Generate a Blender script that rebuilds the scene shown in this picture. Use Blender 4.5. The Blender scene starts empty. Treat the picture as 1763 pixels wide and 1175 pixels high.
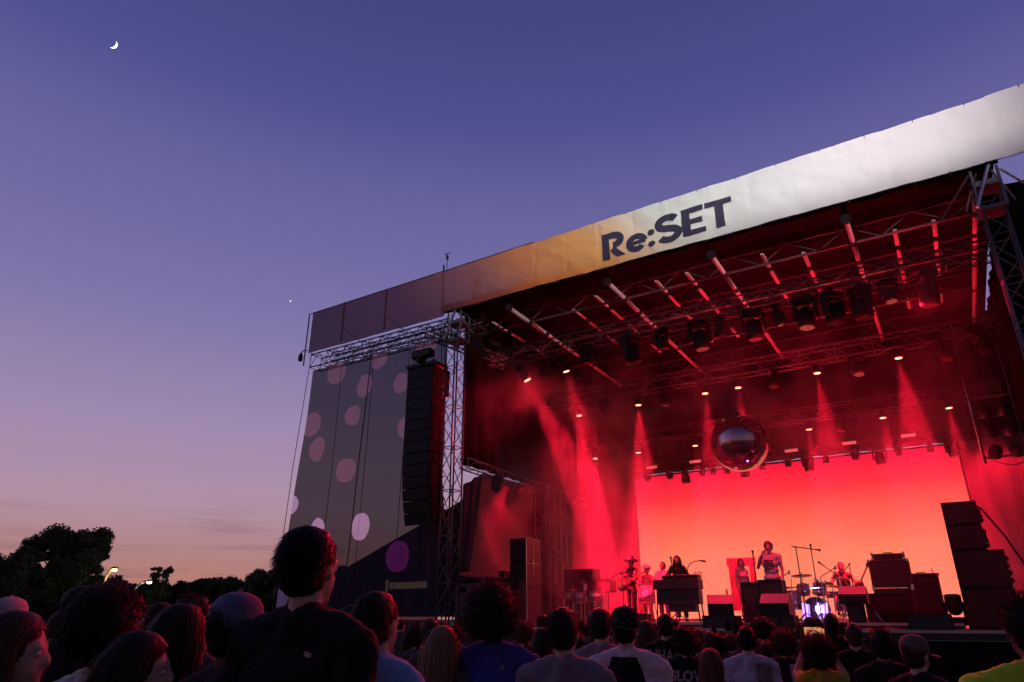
import bpy, bmesh, math, random
from mathutils import Vector, Matrix, noise, Euler
RND = random.Random(7)
PI = math.pi
sc = bpy.context.scene

# ------------------------------------------------------------------ camera
FPX, CX, CY = 1175.0, 881.5, 587.5
PITCH = math.atan((1065 - CY) / FPX); YAW = math.radians(31.8); CAMZ = 1.62
cam_d = bpy.data.cameras.new('camera'); cam = bpy.data.objects.new('camera', cam_d)
sc.collection.objects.link(cam); sc.camera = cam
cam_d.sensor_width = 36; cam_d.lens = FPX / 1763 * 36; cam_d.clip_end = 3000; cam_d.clip_start = .05
cam.location = (0, 0, CAMZ); cam.rotation_euler = (PI / 2 + PITCH, 0, YAW)
_c, _s = math.cos(PITCH), math.sin(PITCH)
_H = (-math.sin(YAW), math.cos(YAW)); _R = (math.cos(YAW), math.sin(YAW))
def at(px, py, X=None, Y=None, Z=None, D=None):
    """a photo pixel (1763 wide) cast onto a real plane of the site"""
    u = (px - CX) / FPX; v = (CY - py) / FPX
    fh = _c - v * _s; up = _s + v * _c
    r = Vector((_H[0] * fh + _R[0] * u, _H[1] * fh + _R[1] * u, up))
    if X is not None: t = X / r.x
    elif Y is not None: t = Y / r.y
    elif Z is not None: t = (Z - CAMZ) / r.z
    else: t = D
    return Vector((r.x * t, r.y * t, r.z * t + CAMZ))

def srgb(r, g, b, k=1.0):
    f = lambda c: (c / 255 / 12.92) if c <= 10 else (((c / 255) + .055) / 1.055) ** 2.4
    return (f(r) * k, f(g) * k, f(b) * k, 1)

# ------------------------------------------------------------------ dusk sky
w = bpy.data.worlds.new('World'); sc.world = w; w.use_nodes = True
nt = w.node_tree; N = nt.nodes; L = nt.links; N.clear()
out = N.new('ShaderNodeOutputWorld'); bg = N.new('ShaderNodeBackground')
tc = N.new('ShaderNodeTexCoord'); sep = N.new('ShaderNodeSeparateXYZ'); L.new(tc.outputs['Generated'], sep.inputs[0])
ramp = N.new('ShaderNodeValToRGB'); L.new(sep.outputs['Z'], ramp.inputs[0])
stops = [(0.0, (178, 112, 108)), (.045, (170, 116, 114)), (.078, (167, 121, 126)), (.139, (170, 136, 160)), (.239, (154, 131, 170)), (.371, (124, 114, 166)),
         (.47, (110, 103, 160)), (.559, (97, 94, 152)), (.63, (78, 78, 142)), (.742, (63, 68, 125)), (1.0, (50, 54, 106))]
el = ramp.color_ramp.elements
while len(el) > 1: el.remove(el[-1])
el[0].position = 0; el[0].color = srgb(*stops[0][1])
for p_, c_ in stops[1:]:
    e = el.new(p_); e.color = srgb(*c_)
sky = N.new('ShaderNodeTexSky'); sky.sky_type = 'NISHITA'; sky.sun_disc = False
sky.sun_elevation = math.radians(-2.5); sky.sun_rotation = math.radians(-60)
skm = N.new('ShaderNodeMixRGB'); skm.blend_type = 'MULTIPLY'; skm.inputs[0].default_value = 1
L.new(sky.outputs[0], skm.inputs[1]); skm.inputs[2].default_value = (.08, .08, .08, 1)
add = N.new('ShaderNodeMixRGB'); add.blend_type = 'ADD'; add.inputs[0].default_value = 1
L.new(ramp.outputs[0], add.inputs[1]); L.new(skm.outputs[0], add.inputs[2])
# thin streaks of dusk cloud low over the horizon
mp = N.new('ShaderNodeMapping'); mp.inputs['Scale'].default_value = (2.6, 2.6, 30)
L.new(tc.outputs['Generated'], mp.inputs[0])
cn = N.new('ShaderNodeTexNoise'); cn.inputs['Scale'].default_value = 2.2; cn.inputs['Detail'].default_value = 6
cn.inputs['Roughness'].default_value = .6
L.new(mp.outputs[0], cn.inputs[0])
cr = N.new('ShaderNodeValToRGB'); cr.color_ramp.elements[0].position = .53; cr.color_ramp.elements[1].position = .72
L.new(cn.outputs['Fac'], cr.inputs[0])
hz = N.new('ShaderNodeMapRange'); hz.inputs['From Min'].default_value = .16; hz.inputs['From Max'].default_value = .05
L.new(sep.outputs['Z'], hz.inputs['Value'])
cm = N.new('ShaderNodeMath'); cm.operation = 'MULTIPLY'; L.new(cr.outputs[0], cm.inputs[0]); L.new(hz.outputs[0], cm.inputs[1])
cm2 = N.new('ShaderNodeMath'); cm2.operation = 'MULTIPLY'; L.new(cm.outputs[0], cm2.inputs[0]); cm2.inputs[1].default_value = .75
cl = N.new('ShaderNodeMixRGB'); L.new(cm2.outputs[0], cl.inputs[0]); L.new(add.outputs[0], cl.inputs[1]); cl.inputs[2].default_value = srgb(124, 88, 108)
# the sky behind the photographer, away from the sunset, is already night-dark
dp = N.new('ShaderNodeVectorMath'); dp.operation = 'DOT_PRODUCT'; L.new(tc.outputs['Generated'], dp.inputs[0]); dp.inputs[1].default_value = (-.75, .66, 0)
dm = N.new('ShaderNodeMapRange'); dm.interpolation_type = 'SMOOTHSTEP'; dm.inputs['From Min'].default_value = -.55; dm.inputs['From Max'].default_value = .42; dm.inputs['To Min'].default_value = .34; dm.inputs['To Max'].default_value = 1
L.new(dp.outputs['Value'], dm.inputs['Value']); L.new(cl.outputs[0], bg.inputs[0]); L.new(dm.outputs[0], bg.inputs[1])
L.new(bg.outputs[0], out.inputs[0])

sc.view_settings.view_transform = 'Standard'; sc.view_settings.look = 'None'
sc.view_settings.exposure = 0; sc.view_settings.gamma = 1; sc.view_settings.use_curve_mapping = False
cy = sc.cycles
cy.use_denoising = True; cy.max_bounces = 6; cy.diffuse_bounces = 2; cy.glossy_bounces = 3; cy.volume_bounces = 0
cy.transparent_max_bounces = 12; cy.transmission_bounces = 4; cy.use_adaptive_sampling = True; cy.adaptive_threshold = .02
cy.volume_step_rate = 2.0; cy.volume_max_steps = 64; cy.sample_clamp_indirect = 4; cy.sample_clamp_direct = 30
cy.caustics_reflective = False; cy.caustics_refractive = False

# ------------------------------------------------------------------ materials
MATS = {}
def mat(name, col, rough=.7, metal=0, var=.25, scale=6, bump=0, bscale=40, emit=None, estr=0, spec=None, sheen=0, coat=0):
    if name in MATS: return MATS[name]
    m = bpy.data.materials.new(name); m.use_nodes = True; t = m.node_tree; b = t.nodes['Principled BSDF']
    c4 = (col[0], col[1], col[2], 1)
    b.inputs['Roughness'].default_value = rough; b.inputs['Metallic'].default_value = metal
    if spec is not None: b.inputs['Specular IOR Level'].default_value = spec
    if sheen: b.inputs['Sheen Weight'].default_value = sheen
    if coat: b.inputs['Coat Weight'].default_value = coat
    tcn = t.nodes.new('ShaderNodeTexCoord')
    if var:
        nz = t.nodes.new('ShaderNodeTexNoise'); nz.inputs['Scale'].default_value = scale; nz.inputs['Detail'].default_value = 4
        t.links.new(tcn.outputs['Object'], nz.inputs[0])
        mx = t.nodes.new('ShaderNodeMixRGB'); mx.inputs[1].default_value = tuple(c * (1 - var) for c in col[:3]) + (1,)
        mx.inputs[2].default_value = tuple(min(1, c * (1 + var)) for c in col[:3]) + (1,)
        t.links.new(nz.outputs['Fac'], mx.inputs[0]); t.links.new(mx.outputs[0], b.inputs['Base Color'])
    else: b.inputs['Base Color'].default_value = c4
    if bump:
        n2 = t.nodes.new('ShaderNodeTexNoise'); n2.inputs['Scale'].default_value = bscale; n2.inputs['Detail'].default_value = 3
        t.links.new(tcn.outputs['Object'], n2.inputs[0])
        bp = t.nodes.new('ShaderNodeBump'); bp.inputs['Strength'].default_value = bump; bp.inputs['Distance'].default_value = .02
        t.links.new(n2.outputs['Fac'], bp.inputs['Height']); t.links.new(bp.outputs[0], b.inputs['Normal'])
    if emit: b.inputs['Emission Color'].default_value = (emit[0], emit[1], emit[2], 1); b.inputs['Emission Strength'].default_value = estr
    MATS[name] = m; return m

M_ALU = mat('aluminium_truss', (.55, .55, .57), .3, 1, .15)
M_ALUM = mat('dull_truss', (.22, .22, .23), .5, .7, .2)
M_ALUD = mat('dark_truss', (.12, .12, .125), .5, .5, .3)  # darker, rougher copy of the truss aluminium
M_PIPE = mat('roof_pipe', (.6, .5, .5), .45, 0, .1, spec=.3)
M_BLK = mat('black_paint', (.013, .013, .014), .5, 0, .3, spec=.3)
M_BLKM = mat('black_metal', (.03, .03, .03), .35, .6, .3)
M_CAB = mat('speaker_cabinet', (.012, .012, .013), .7, 0, .35, 9, .3, 200, spec=.25)
M_GRL = mat('speaker_grille', (.018, .018, .02), .5, .2, .3, 60, .4, 300, spec=.3)
M_CHR = mat('chrome', (.8, .8, .82), .12, 1, .05)
M_SHELL = mat('drum_shell', (.55, .5, .55), .15, .85, .2)
M_HEAD = mat('drum_head', (.75, .72, .7), .5, 0, .08)
M_CYM = mat('cymbal_bronze', (.55, .38, .15), .28, 1, .15)
M_DRAPE = mat('black_drape', (.012, .011, .012), .95, 0, .3, 3, .4, 5, spec=.1)
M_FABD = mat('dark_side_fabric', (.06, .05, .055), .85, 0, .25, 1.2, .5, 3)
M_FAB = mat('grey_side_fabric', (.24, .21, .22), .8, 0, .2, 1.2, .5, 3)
M_ROOF = mat('roof_fabric', (.011, .01, .011), .95, 0, .25, 1.0, .5, 2, spec=.03)
M_DECK = mat('deck_black', (.03, .03, .032), .38, 0, .4, 3)
M_WOOD = mat('wood', (.2, .1, .05), .5, 0, .3)
M_WHT = mat('white_plastic', (.7, .7, .7), .4, 0, .08)
M_LIT = mat('lamp_lens_lit', (.9, .3, .25), .3, 0, 0, emit=(1, .27, .16), estr=6)
M_LENS = mat('lamp_lens', (.05, .02, .03), .08, 0, .1, coat=1)
M_CASE = mat('flight_case', (.035, .033, .035), .5, 0, .3)

# ------------------------------------------------------------------ mesh helpers
class MB:
    def __init__(s): s.v = []; s.f = []; s.mi = []; s.m = 0
    def _add(s, vs, fs):
        o = len(s.v); s.v += [tuple(v) for v in vs]; s.f += [tuple(i + o for i in f) for f in fs]; s.mi += [s.m] * len(fs)
    def box(s, c, d, rot=None, taper=1.0):
        c = Vector(c); R_ = Euler(rot).to_matrix() if rot else None; vs = []
        for z in (-.5, .5):
            k = taper if z > 0 else 1
            for x, y in ((-.5, -.5), (.5, -.5), (.5, .5), (-.5, .5)):
                p = Vector((x * d[0] * k, y * d[1] * k, z * d[2]))
                if R_: p = R_ @ p
                vs.append(c + p)
        s._add(vs, [(0, 3, 2, 1), (4, 5, 6, 7), (0, 1, 5, 4), (1, 2, 6, 5), (2, 3, 7, 6), (3, 0, 4, 7)]); return s
    def cyl(s, a, b, r, r2=None, n=8, cap=True):
        a = Vector(a); b = Vector(b); r2 = r if r2 is None else r2; d = b - a
        if d.length < 1e-6: return s
        q = d.to_track_quat('Z', 'Y').to_matrix(); vs = []
        for k, (p, rr) in enumerate(((a, r), (b, r2))):
            for i in range(n):
                t = 2 * PI * i / n; vs.append(p + q @ Vector((math.cos(t) * rr, math.sin(t) * rr, 0)))
        fs = [(i, (i + 1) % n, n + (i + 1) % n, n + i) for i in range(n)]
        if cap: fs += [tuple(range(n))[::-1], tuple(range(n, 2 * n))]
        s._add(vs, fs); return s
    def tube(s, pts, r, n=6):
        for a, b in zip(pts, pts[1:]): s.cyl(a, b, r, n=n)
        return s
    def lathe(s, c, prof, n=24, axis=(0, 0, 1)):
        c = Vector(c); q = Vector(axis).to_track_quat('Z', 'Y').to_matrix(); vs = []; fs = []
        for r, z in prof:
            for i in range(n):
                t = 2 * PI * i / n; vs.append(c + q @ Vector((math.cos(t) * r, math.sin(t) * r, z)))
        for k in range(len(prof) - 1):
            for i in range(n): j = (i + 1) % n; fs.append((k * n + i, k * n + j, (k + 1) * n + j, (k + 1) * n + i))
        fs.append(tuple(range(n))[::-1]); fs.append(tuple(range((len(prof) - 1) * n, len(prof) * n)))
        s._add(vs, fs); return s
    def ell(s, c, r, n=12, m=8, rot=None):
        c = Vector(c); r = (r, r, r) if not hasattr(r, '__len__') else r
        R_ = rot if isinstance(rot, Matrix) else (Euler(rot).to_matrix() if rot else None); vs = []; fs = []
        def P(x, y, z):
            p = Vector((x * r[0], y * r[1], z * r[2]))
            return c + (R_ @ p if R_ else p)
        vs.append(P(0, 0, -1))
        for k in range(1, m):
            ph = -PI / 2 + PI * k / m
            for i in range(n):
                t = 2 * PI * i / n; vs.append(P(math.cos(ph) * math.cos(t), math.cos(ph) * math.sin(t), math.sin(ph)))
        vs.append(P(0, 0, 1)); top = len(vs) - 1
        for i in range(n):
            j = (i + 1) % n; fs.append((0, 1 + j, 1 + i)); fs.append((top, top - n + i, top - n + j))
        for k in range(m - 2):
            for i in range(n): j = (i + 1) % n; a = 1 + k * n; fs.append((a + i, a + j, a + n + j, a + n + i))
        s._add(vs, fs); return s
    def cap(s, a, b, r1, r2, n=12):
        """closed tapered capsule"""
        a = Vector(a); b = Vector(b); d = b - a; Ln = d.length
        if Ln < 1e-5: return s.ell(a, r1, n)
        prof = []
        for k in range(1, 4): t = PI / 2 * k / 3; prof.append((r1 * math.sin(t), -r1 * math.cos(t)))
        prof = [(r1 * .02, -r1)] + prof
        for k in range(0, 4): t = PI / 2 * k / 3; prof.append((max(r2 * math.cos(t), r2 * .02), Ln + r2 * math.sin(t)))
        s.lathe(a, prof, n, d); return s
    def sheet(s, fn, nu, nv):
        vs = [fn(i / nu, j / nv) for j in range(nv + 1) for i in range(nu + 1)]
        fs = [(j * (nu + 1) + i, j * (nu + 1) + i + 1, (j + 1) * (nu + 1) + i + 1, (j + 1) * (nu + 1) + i) for j in range(nv) for i in range(nu)]
        s._add(vs, fs); return s
    def mesh(s, name):
        me = bpy.data.meshes.new(name); me.from_pydata(s.v, [], s.f); me.polygons.foreach_set('material_index', s.mi); me.update(); return me
    def build(s, name, mats, parent=None, smooth=False, bevel=0):
        me = s.mesh(name)
        for m in (mats if isinstance(mats, (list, tuple)) else [mats]): me.materials.append(m)
        if smooth: me.polygons.foreach_set('use_smooth', [True] * len(me.polygons))
        o = bpy.data.objects.new(name, me); sc.collection.objects.link(o)
        if parent: o.parent = parent
        if bevel:
            md = o.modifiers.new('bevel', 'BEVEL'); md.width = bevel; md.segments = 2; md.limit_method = 'ANGLE'
        return o

def tag(o, label=None, cat=None, group=None, kind=None):
    if label: o['label'] = label
    if cat: o['category'] = cat
    if group: o['group'] = group
    if kind: o['kind'] = kind
    return o
def thing(name, label, cat, loc=(0, 0, 0), rz=0, group=None):
    o = bpy.data.objects.new(name, None); sc.collection.objects.link(o); o.location = loc; o.rotation_euler = (0, 0, rz)
    o.empty_display_size = .1
    return tag(o, label, cat, group)
def copy_tree(o, parent=None):
    c = o.copy(); sc.collection.objects.link(c); c.parent = parent
    for ch in list(o.children): copy_tree(ch, c)
    return c
def light(kind, name, parent, loc, energy, col, size=.05, spot=None, blend=.4, target=None, vol=1.0):
    d = bpy.data.lights.new(name, kind); d.energy = energy; d.color = col
    if kind in ('SPOT', 'POINT'): d.shadow_soft_size = size
    if kind == 'SPOT': d.spot_size = spot; d.spot_blend = blend
    if kind == 'AREA': d.size = size
    o = bpy.data.objects.new(name, d); sc.collection.objects.link(o); o.parent = parent; o.location = loc
    if target is not None: o.rotation_euler = Vector(target).to_track_quat('-Z', 'Y').to_euler()
    return o

def truss(name, label, a, b, size=.4, panel=.5, r=.025, m=None, up=(0, 0, 1), group=None, fac=(1, 1, 1, 1)):
    a = Vector(a); b = Vector(b); m = m or M_ALU
    t = thing(name, label, 'truss', a, 0, group)
    d = (b - a); Ln = d.length; d.normalize(); side = d.cross(Vector(up))
    if side.length < .01: side = Vector((1, 0, 0))
    side.normalize(); up_ = side.cross(d).normalized(); h = size / 2
    cs = [side * x * h + up_ * y * h for x, y in ((-1, -1), (1, -1), (1, 1), (-1, 1))]
    for c in cs: MB().cyl(c, c + d * Ln, r, n=8).build('chord', m, t, True)
    n = max(1, round(Ln / panel)); br = MB()
    for f in range(4):
        c1, c2 = cs[f], cs[(f + 1) % 4]
        for k in range(n):
            p, q = Ln * k / n, Ln * (k + 1) / n
            if k % 2 == 0: br.cyl(c1 + d * p, c2 + d * q, r * .55, n=5, cap=False)
            else: br.cyl(c2 + d * p, c1 + d * q, r * .55, n=5, cap=False)
            if k % 2 == 0: br.cyl(c1 + d * p, c2 + d * p, r * .55, n=5, cap=False)
        br.cyl(c1 + d * Ln, c2 + d * Ln, r * .55, n=5, cap=False)
    br.build('bracing', m, t)
    return t
#@@STAGE
# ------------------------------------------------------------------ ground, deck
ZD, ZR = 1.42, 1.54
M_GRASS = mat('dark_grass', (.03, .045, .02), .95, 0, .4, 1.5, .5, 30)
g = MB(); g.sheet(lambda u, v: (-600 + 1000 * u, -200 + 900 * v, 0), 4, 4); tag(g.build('ground', M_GRASS), kind='structure')

st = thing('stage_platform', 'black stage platform with aluminium front edge and dark skirt', 'stage', (-4.9, 16, 0))
b = MB(); b.box((0, 5.75, ZD - .09), (16.4, 11.5, .18)); b.build('deck', M_DECK, st)
b = MB(); b.box((0, -.012, ZD - .03), (16.4, .02, .055)); b.build('edge_trim', mat('deck_edge_alu', (.5, .5, .52), .4, .9, .2), st)
b = MB(); b.sheet(lambda u, v: (-8.2 + 16.4 * u, .03 + .04 * math.sin(u * 260) + .02 * math.sin(u * 97), (ZD - .19) * v), 700, 2)
b.build('skirt', M_DRAPE, st, True)
ri = thing('riser', 'low black riser with pale metal rim under the band', 'riser', (-3.9, 17.15, ZD))
b = MB(); b.box((0, 4.1, .058), (7.6, 8.2, .116)); b.build('riser_top', M_DECK, ri)
b = MB(); b.box((0, -.012, .085), (7.6, .02, .05)); b.build('riser_edge', MATS['deck_edge_alu'], ri)

# ------------------------------------------------------------------ roof and fabric walls
rf = thing('stage_roof', 'dark fabric stage roof lit red from inside over the band', 'roof', (-4.9, 16, 10.6))
def roofz(u): return .45 + .12 * math.sin(u * PI)
b = MB(); b.sheet(lambda u, v: (-7.6 + 15.0 * u, -.05 + 11.6 * v, roofz(v) - .12 * abs(math.sin(u * PI * 6))), 72, 24)
b.build('canopy', M_ROOF, rf, True)
b = MB(); b.sheet(lambda u, v: (-7.6 + 15 * u, -.08, (.14 + .33 * v) - .05 * abs(math.sin(u * PI * 9))), 90, 2); b.build('front_valance', M_ROOF, rf, True)
# lattice rafters under the fabric, running across the stage
for y, z in ((1.2, -.25), (3.4, -.2), (5.8, -.2), (8.2, -.25)):
    b = MB(); x0, x1 = -7.3, 7.1
    b.cyl((x0, y, z), (x1, y, z), .035, n=8); b.cyl((x0, y, z + .45), (x1, y, z + .45), .03, n=6)
    k = 20
    for i in range(k):
        xa = x0 + (x1 - x0) * i / k; xb = x0 + (x1 - x0) * (i + 1) / k
        b.cyl((xa, y, z if i % 2 else z + .45), (xb, y, z + .45 if i % 2 else z), .016, n=5, cap=False)
    b.build('rafter', M_ALUD, rf)
# bright round roof poles running front to back (pale so the uplights show on them)
for x in (-10.02, -6.76, -3.82, -.6, 2.0):
    b = MB(); b.cyl((x + 4.9, .02, -.22), (x + 4.9, 8.6, -.3), .06, n=14); p = b.build('roof_pole', M_PIPE, rf, True)
    b = MB(); b.cyl((x + 4.9, -.06, -.22), (x + 4.9, .02, -.22), .12, .12, 18); b.build('end_cap', M_BLK, p)
    b = MB()
    for y in (1.2, 2.3, 3.4, 5.8, 7.4): b.cyl((x + 4.9, y - .07, -.24), (x + 4.9, y + .07, -.24), .1, n=10)
    b.build('clamp', M_BLK, p)
for x in (-11.3, -10.3, -8.6, -7.6, -5.7, -4.8, -2.75, -1.8, .35, 1.2):
    b = MB(); y0 = 1.0 if int(x * 7) % 2 else 1.5
    for yy in (y0, y0 + 1.15, y0 + 2.5, y0 + 4.6): b.box((x + 4.9, yy + .45, -.02), (.09, .85, .05), (0, .3, 0))
    b.build('roof_batten', M_PIPE, rf)

def drape(name, label, p0, p1, z0, z1, m, amp=.05, fq=9, depth=(0, 1, 0), zf=None):
    p0 = Vector(p0 + (0,)); p1 = Vector(p1 + (0,)); d = p1 - p0; n = Vector((-d.y, d.x, 0)).normalized(); Ln = d.length
    c = (p0 + p1) / 2; nn = max(12, int(Ln * 22)); b = MB()
    def fn(u, v):
        p = p0 + d * u + n * (amp * math.sin(u * Ln * fq) * (1 - .4 * v) + amp * .6 * math.sin(u * Ln * fq * .37 + 1 + v)) - c
        za = z0(u) if callable(z0) else z0; zb = z1(u) if callable(z1) else z1
        return (p.x, p.y, za + (zb - za) * v)
    b.sheet(fn, nn, 10); o = b.build(name, m, None, True); o.location = c
    so = o.modifiers.new('thick', 'SOLIDIFY'); so.thickness = .012
    return tag(o, label, 'curtain')
drape('curtain', 'black curtain closing the left side of the stage up to the roof', (-12.0, 16.5), (-12.0, 26.6), 5.9, 11.2, M_DRAPE)
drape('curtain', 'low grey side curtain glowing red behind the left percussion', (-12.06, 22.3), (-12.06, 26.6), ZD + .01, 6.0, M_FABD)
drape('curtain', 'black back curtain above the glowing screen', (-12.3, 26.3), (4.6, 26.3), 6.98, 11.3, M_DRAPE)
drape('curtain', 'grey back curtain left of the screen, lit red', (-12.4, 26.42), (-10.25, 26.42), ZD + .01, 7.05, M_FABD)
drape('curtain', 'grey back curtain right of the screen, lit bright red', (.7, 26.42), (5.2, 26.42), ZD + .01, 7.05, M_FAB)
drape('curtain', 'black curtain hanging on the right side under the roof', (2.55, 17.4), (2.55, 26.6), 4.5, 11.0, M_DRAPE)
drape('curtain', 'black masking curtain outside the right front tower', (2.1, 17.45), (7.5, 17.45), 0, 11.0, M_DRAPE)
drape('curtain', 'narrow black leg curtain beside the left truss column', (-11.95, 20.6), (-11.4, 20.6), ZD + .01, 5.9, M_DRAPE)

# left wing tarp, lit red
tp = MB()
P = [at(833, 814, Y=17.9), at(960, 852, Y=23.2), at(792, 992, Y=17.2), at(940, 1004, Y=23.2)]
def tarp(u, v):
    top = P[0].lerp(P[1], u); bot = P[2].lerp(P[3], u); q = bot.lerp(top, v)
    a = math.atan2(v - 1.0, u + .12); q.x -= .16 * math.sin(a * 13) * (1 - v) + .35 * math.sin(v * PI) ; return q - P[0]
tp.sheet(tarp, 60, 40); o = tp.build('tarpaulin', mat('wing_tarp', (.3, .24, .26), .7, 0, .2, 1, .4, 2), None, True); o.location = P[0]
o.modifiers.new('thick', 'SOLIDIFY').thickness = .01
tag(o, 'slanting grey tarpaulin lit red behind the left truss tower', 'tarpaulin')
tp = MB(); Q = [at(797, 836, Y=17.0), at(833, 814, Y=17.6), at(786, 985, Y=17.0), at(806, 985, Y=17.3)]
tp.sheet(lambda u, v: Q[2].lerp(Q[3], u).lerp(Q[0].lerp(Q[1], u), v) + Vector((0, .05 * math.sin(u * 14 + v * 3), 0)) - Q[0], 16, 16)
o = tp.build('tarpaulin', mat('mauve_tarp', (.12, .08, .12), .8, 0, .2), None, True); o.location = Q[0]; o.modifiers.new('thick', 'SOLIDIFY').thickness = .01
tag(o, 'narrow mauve tarpaulin flap right behind the left truss tower', 'tarpaulin')

# ------------------------------------------------------------------ fascia banner
def banner_mat():
    m = mat('banner_fabric', (.7, .7, .7), .6, 0, 0); t = m.node_tree; n = t.nodes; l = t.links; b = n['Principled BSDF']
    tcn = n.new('ShaderNodeTexCoord'); sp = n.new('ShaderNodeSeparateXYZ'); l.new(tcn.outputs['Object'], sp.inputs[0])
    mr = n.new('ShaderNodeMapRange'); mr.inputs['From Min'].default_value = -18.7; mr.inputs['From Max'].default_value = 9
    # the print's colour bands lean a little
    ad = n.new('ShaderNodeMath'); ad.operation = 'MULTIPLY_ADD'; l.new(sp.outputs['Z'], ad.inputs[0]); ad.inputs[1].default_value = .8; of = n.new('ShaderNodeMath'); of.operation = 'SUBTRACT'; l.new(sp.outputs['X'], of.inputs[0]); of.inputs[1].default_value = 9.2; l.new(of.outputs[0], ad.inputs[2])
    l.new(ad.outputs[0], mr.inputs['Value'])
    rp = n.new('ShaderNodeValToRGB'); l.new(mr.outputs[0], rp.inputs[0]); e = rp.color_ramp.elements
    cols = [(0, (.17, .045, .08)), (.17, (.19, .05, .085)), (.27, (.5, .17, .13)), (.34, (.9, .32, .07)), (.42, (.9, .45, .12)), (.50, (.72, .78, .66)), (.6, (.78, .82, .78)), (.68, (.82, .8, .78)), (1, (.85, .76, .8))]  # left end: mauve print plus its dimness, both put into the colour
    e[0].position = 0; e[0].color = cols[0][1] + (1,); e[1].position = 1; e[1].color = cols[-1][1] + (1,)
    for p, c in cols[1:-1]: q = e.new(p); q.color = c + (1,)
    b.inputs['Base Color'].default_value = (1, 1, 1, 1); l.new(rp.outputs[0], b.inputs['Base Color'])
    nz = n.new('ShaderNodeTexNoise'); nz.inputs['Scale'].default_value = 1.3; nz.inputs['Detail'].default_value = 5; nz.inputs['Distortion'].default_value = 1.5
    l.new(tcn.outputs['Object'], nz.inputs[0]); bp = n.new('ShaderNodeBump'); bp.inputs['Strength'].default_value = .55; bp.inputs['Distance'].default_value = .12
    l.new(nz.outputs['Fac'], bp.inputs['Height']); l.new(bp.outputs[0], b.inputs['Normal'])
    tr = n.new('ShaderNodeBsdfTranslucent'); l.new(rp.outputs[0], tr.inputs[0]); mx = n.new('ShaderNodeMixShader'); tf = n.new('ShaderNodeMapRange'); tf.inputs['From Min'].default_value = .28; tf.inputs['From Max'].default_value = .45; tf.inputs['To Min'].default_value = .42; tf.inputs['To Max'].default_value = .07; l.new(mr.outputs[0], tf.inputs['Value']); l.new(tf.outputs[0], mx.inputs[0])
    o_ = n['Material Output']; l.new(b.outputs[0], mx.inputs[1]); l.new(tr.outputs[0], mx.inputs[2])
    tp_ = n.new('ShaderNodeBsdfTransparent'); m2 = n.new('ShaderNodeMixShader'); l.new(mx.outputs[0], m2.inputs[1]); l.new(tp_.outputs[0], m2.inputs[2])
    fd = n.new('ShaderNodeMapRange'); fd.inputs['From Min'].default_value = .3; fd.inputs['From Max'].default_value = .5; fd.inputs['To Min'].default_value = .08; fd.inputs['To Max'].default_value = 0
    l.new(mr.outputs[0], fd.inputs['Value']); l.new(fd.outputs[0], m2.inputs[0]); l.new(m2.outputs[0], o_.inputs[0])
    return m
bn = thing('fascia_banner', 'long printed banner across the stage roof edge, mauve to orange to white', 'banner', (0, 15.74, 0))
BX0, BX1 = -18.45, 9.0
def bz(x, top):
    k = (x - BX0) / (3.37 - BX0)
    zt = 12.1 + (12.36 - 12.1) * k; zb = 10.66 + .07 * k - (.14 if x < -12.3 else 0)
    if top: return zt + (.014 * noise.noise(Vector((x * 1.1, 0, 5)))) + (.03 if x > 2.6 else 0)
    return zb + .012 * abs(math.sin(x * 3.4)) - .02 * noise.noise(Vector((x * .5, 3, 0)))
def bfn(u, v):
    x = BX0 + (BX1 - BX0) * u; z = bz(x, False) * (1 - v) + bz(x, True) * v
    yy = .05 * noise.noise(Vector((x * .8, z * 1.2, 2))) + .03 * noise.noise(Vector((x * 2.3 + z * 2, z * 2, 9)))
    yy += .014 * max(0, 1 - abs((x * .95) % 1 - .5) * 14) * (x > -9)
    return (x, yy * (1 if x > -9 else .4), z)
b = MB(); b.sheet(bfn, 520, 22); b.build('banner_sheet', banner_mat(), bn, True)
b = MB()
for x in (-16.9, -14.9, -12.45): b.cyl((x, .06, 10.7), (x, .06, 12.2 + (.25 if x > -13 else 0)), .03, n=8)
for x in (-16.9, -14.9, -12.45): b.cyl((x, .1, 11.2), (x + .5, .6, 10.7), .015, n=6)
b.build('banner_post', M_BLKM, bn)
b = MB()
for x in (-11.2, -9.9, -8.2, -6.3, -4.4): b.cyl((x, .07, 10.75), (x, .07, 12.2), .012, n=5)
b.cyl((-18.6, .04, 12.15), (-9, .02, 12.24), .02, n=6); b.cyl((-18.68, .04, 10.1), (-18.68, .04, 12.18), .025, n=6)
b.build('seam_pole', M_ALUD, bn)
b = MB(); x = -12
while x < 3.3:
    b.cyl((x, -.02, bz(x, False) - .09), (x, .02, bz(x, False) + .02), .018, n=5); x += .68
x = -8
while x < 3.4: b.cyl((x, -.03, bz(x, True) - .07), (x, .0, bz(x, True) + .02), .008, n=5); x += 1.02
b.cyl((-12.3, 0, 10.7), (3.2, 0, 10.72), .008, n=4); b.build('tie_hook', M_BLK, bn)

def text_mesh(to):
    bpy.context.view_layer.update(); me = bpy.data.meshes.new_from_object(to.evaluated_get(bpy.context.evaluated_depsgraph_get()))
    bpy.data.objects.remove(to); return me
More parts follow.
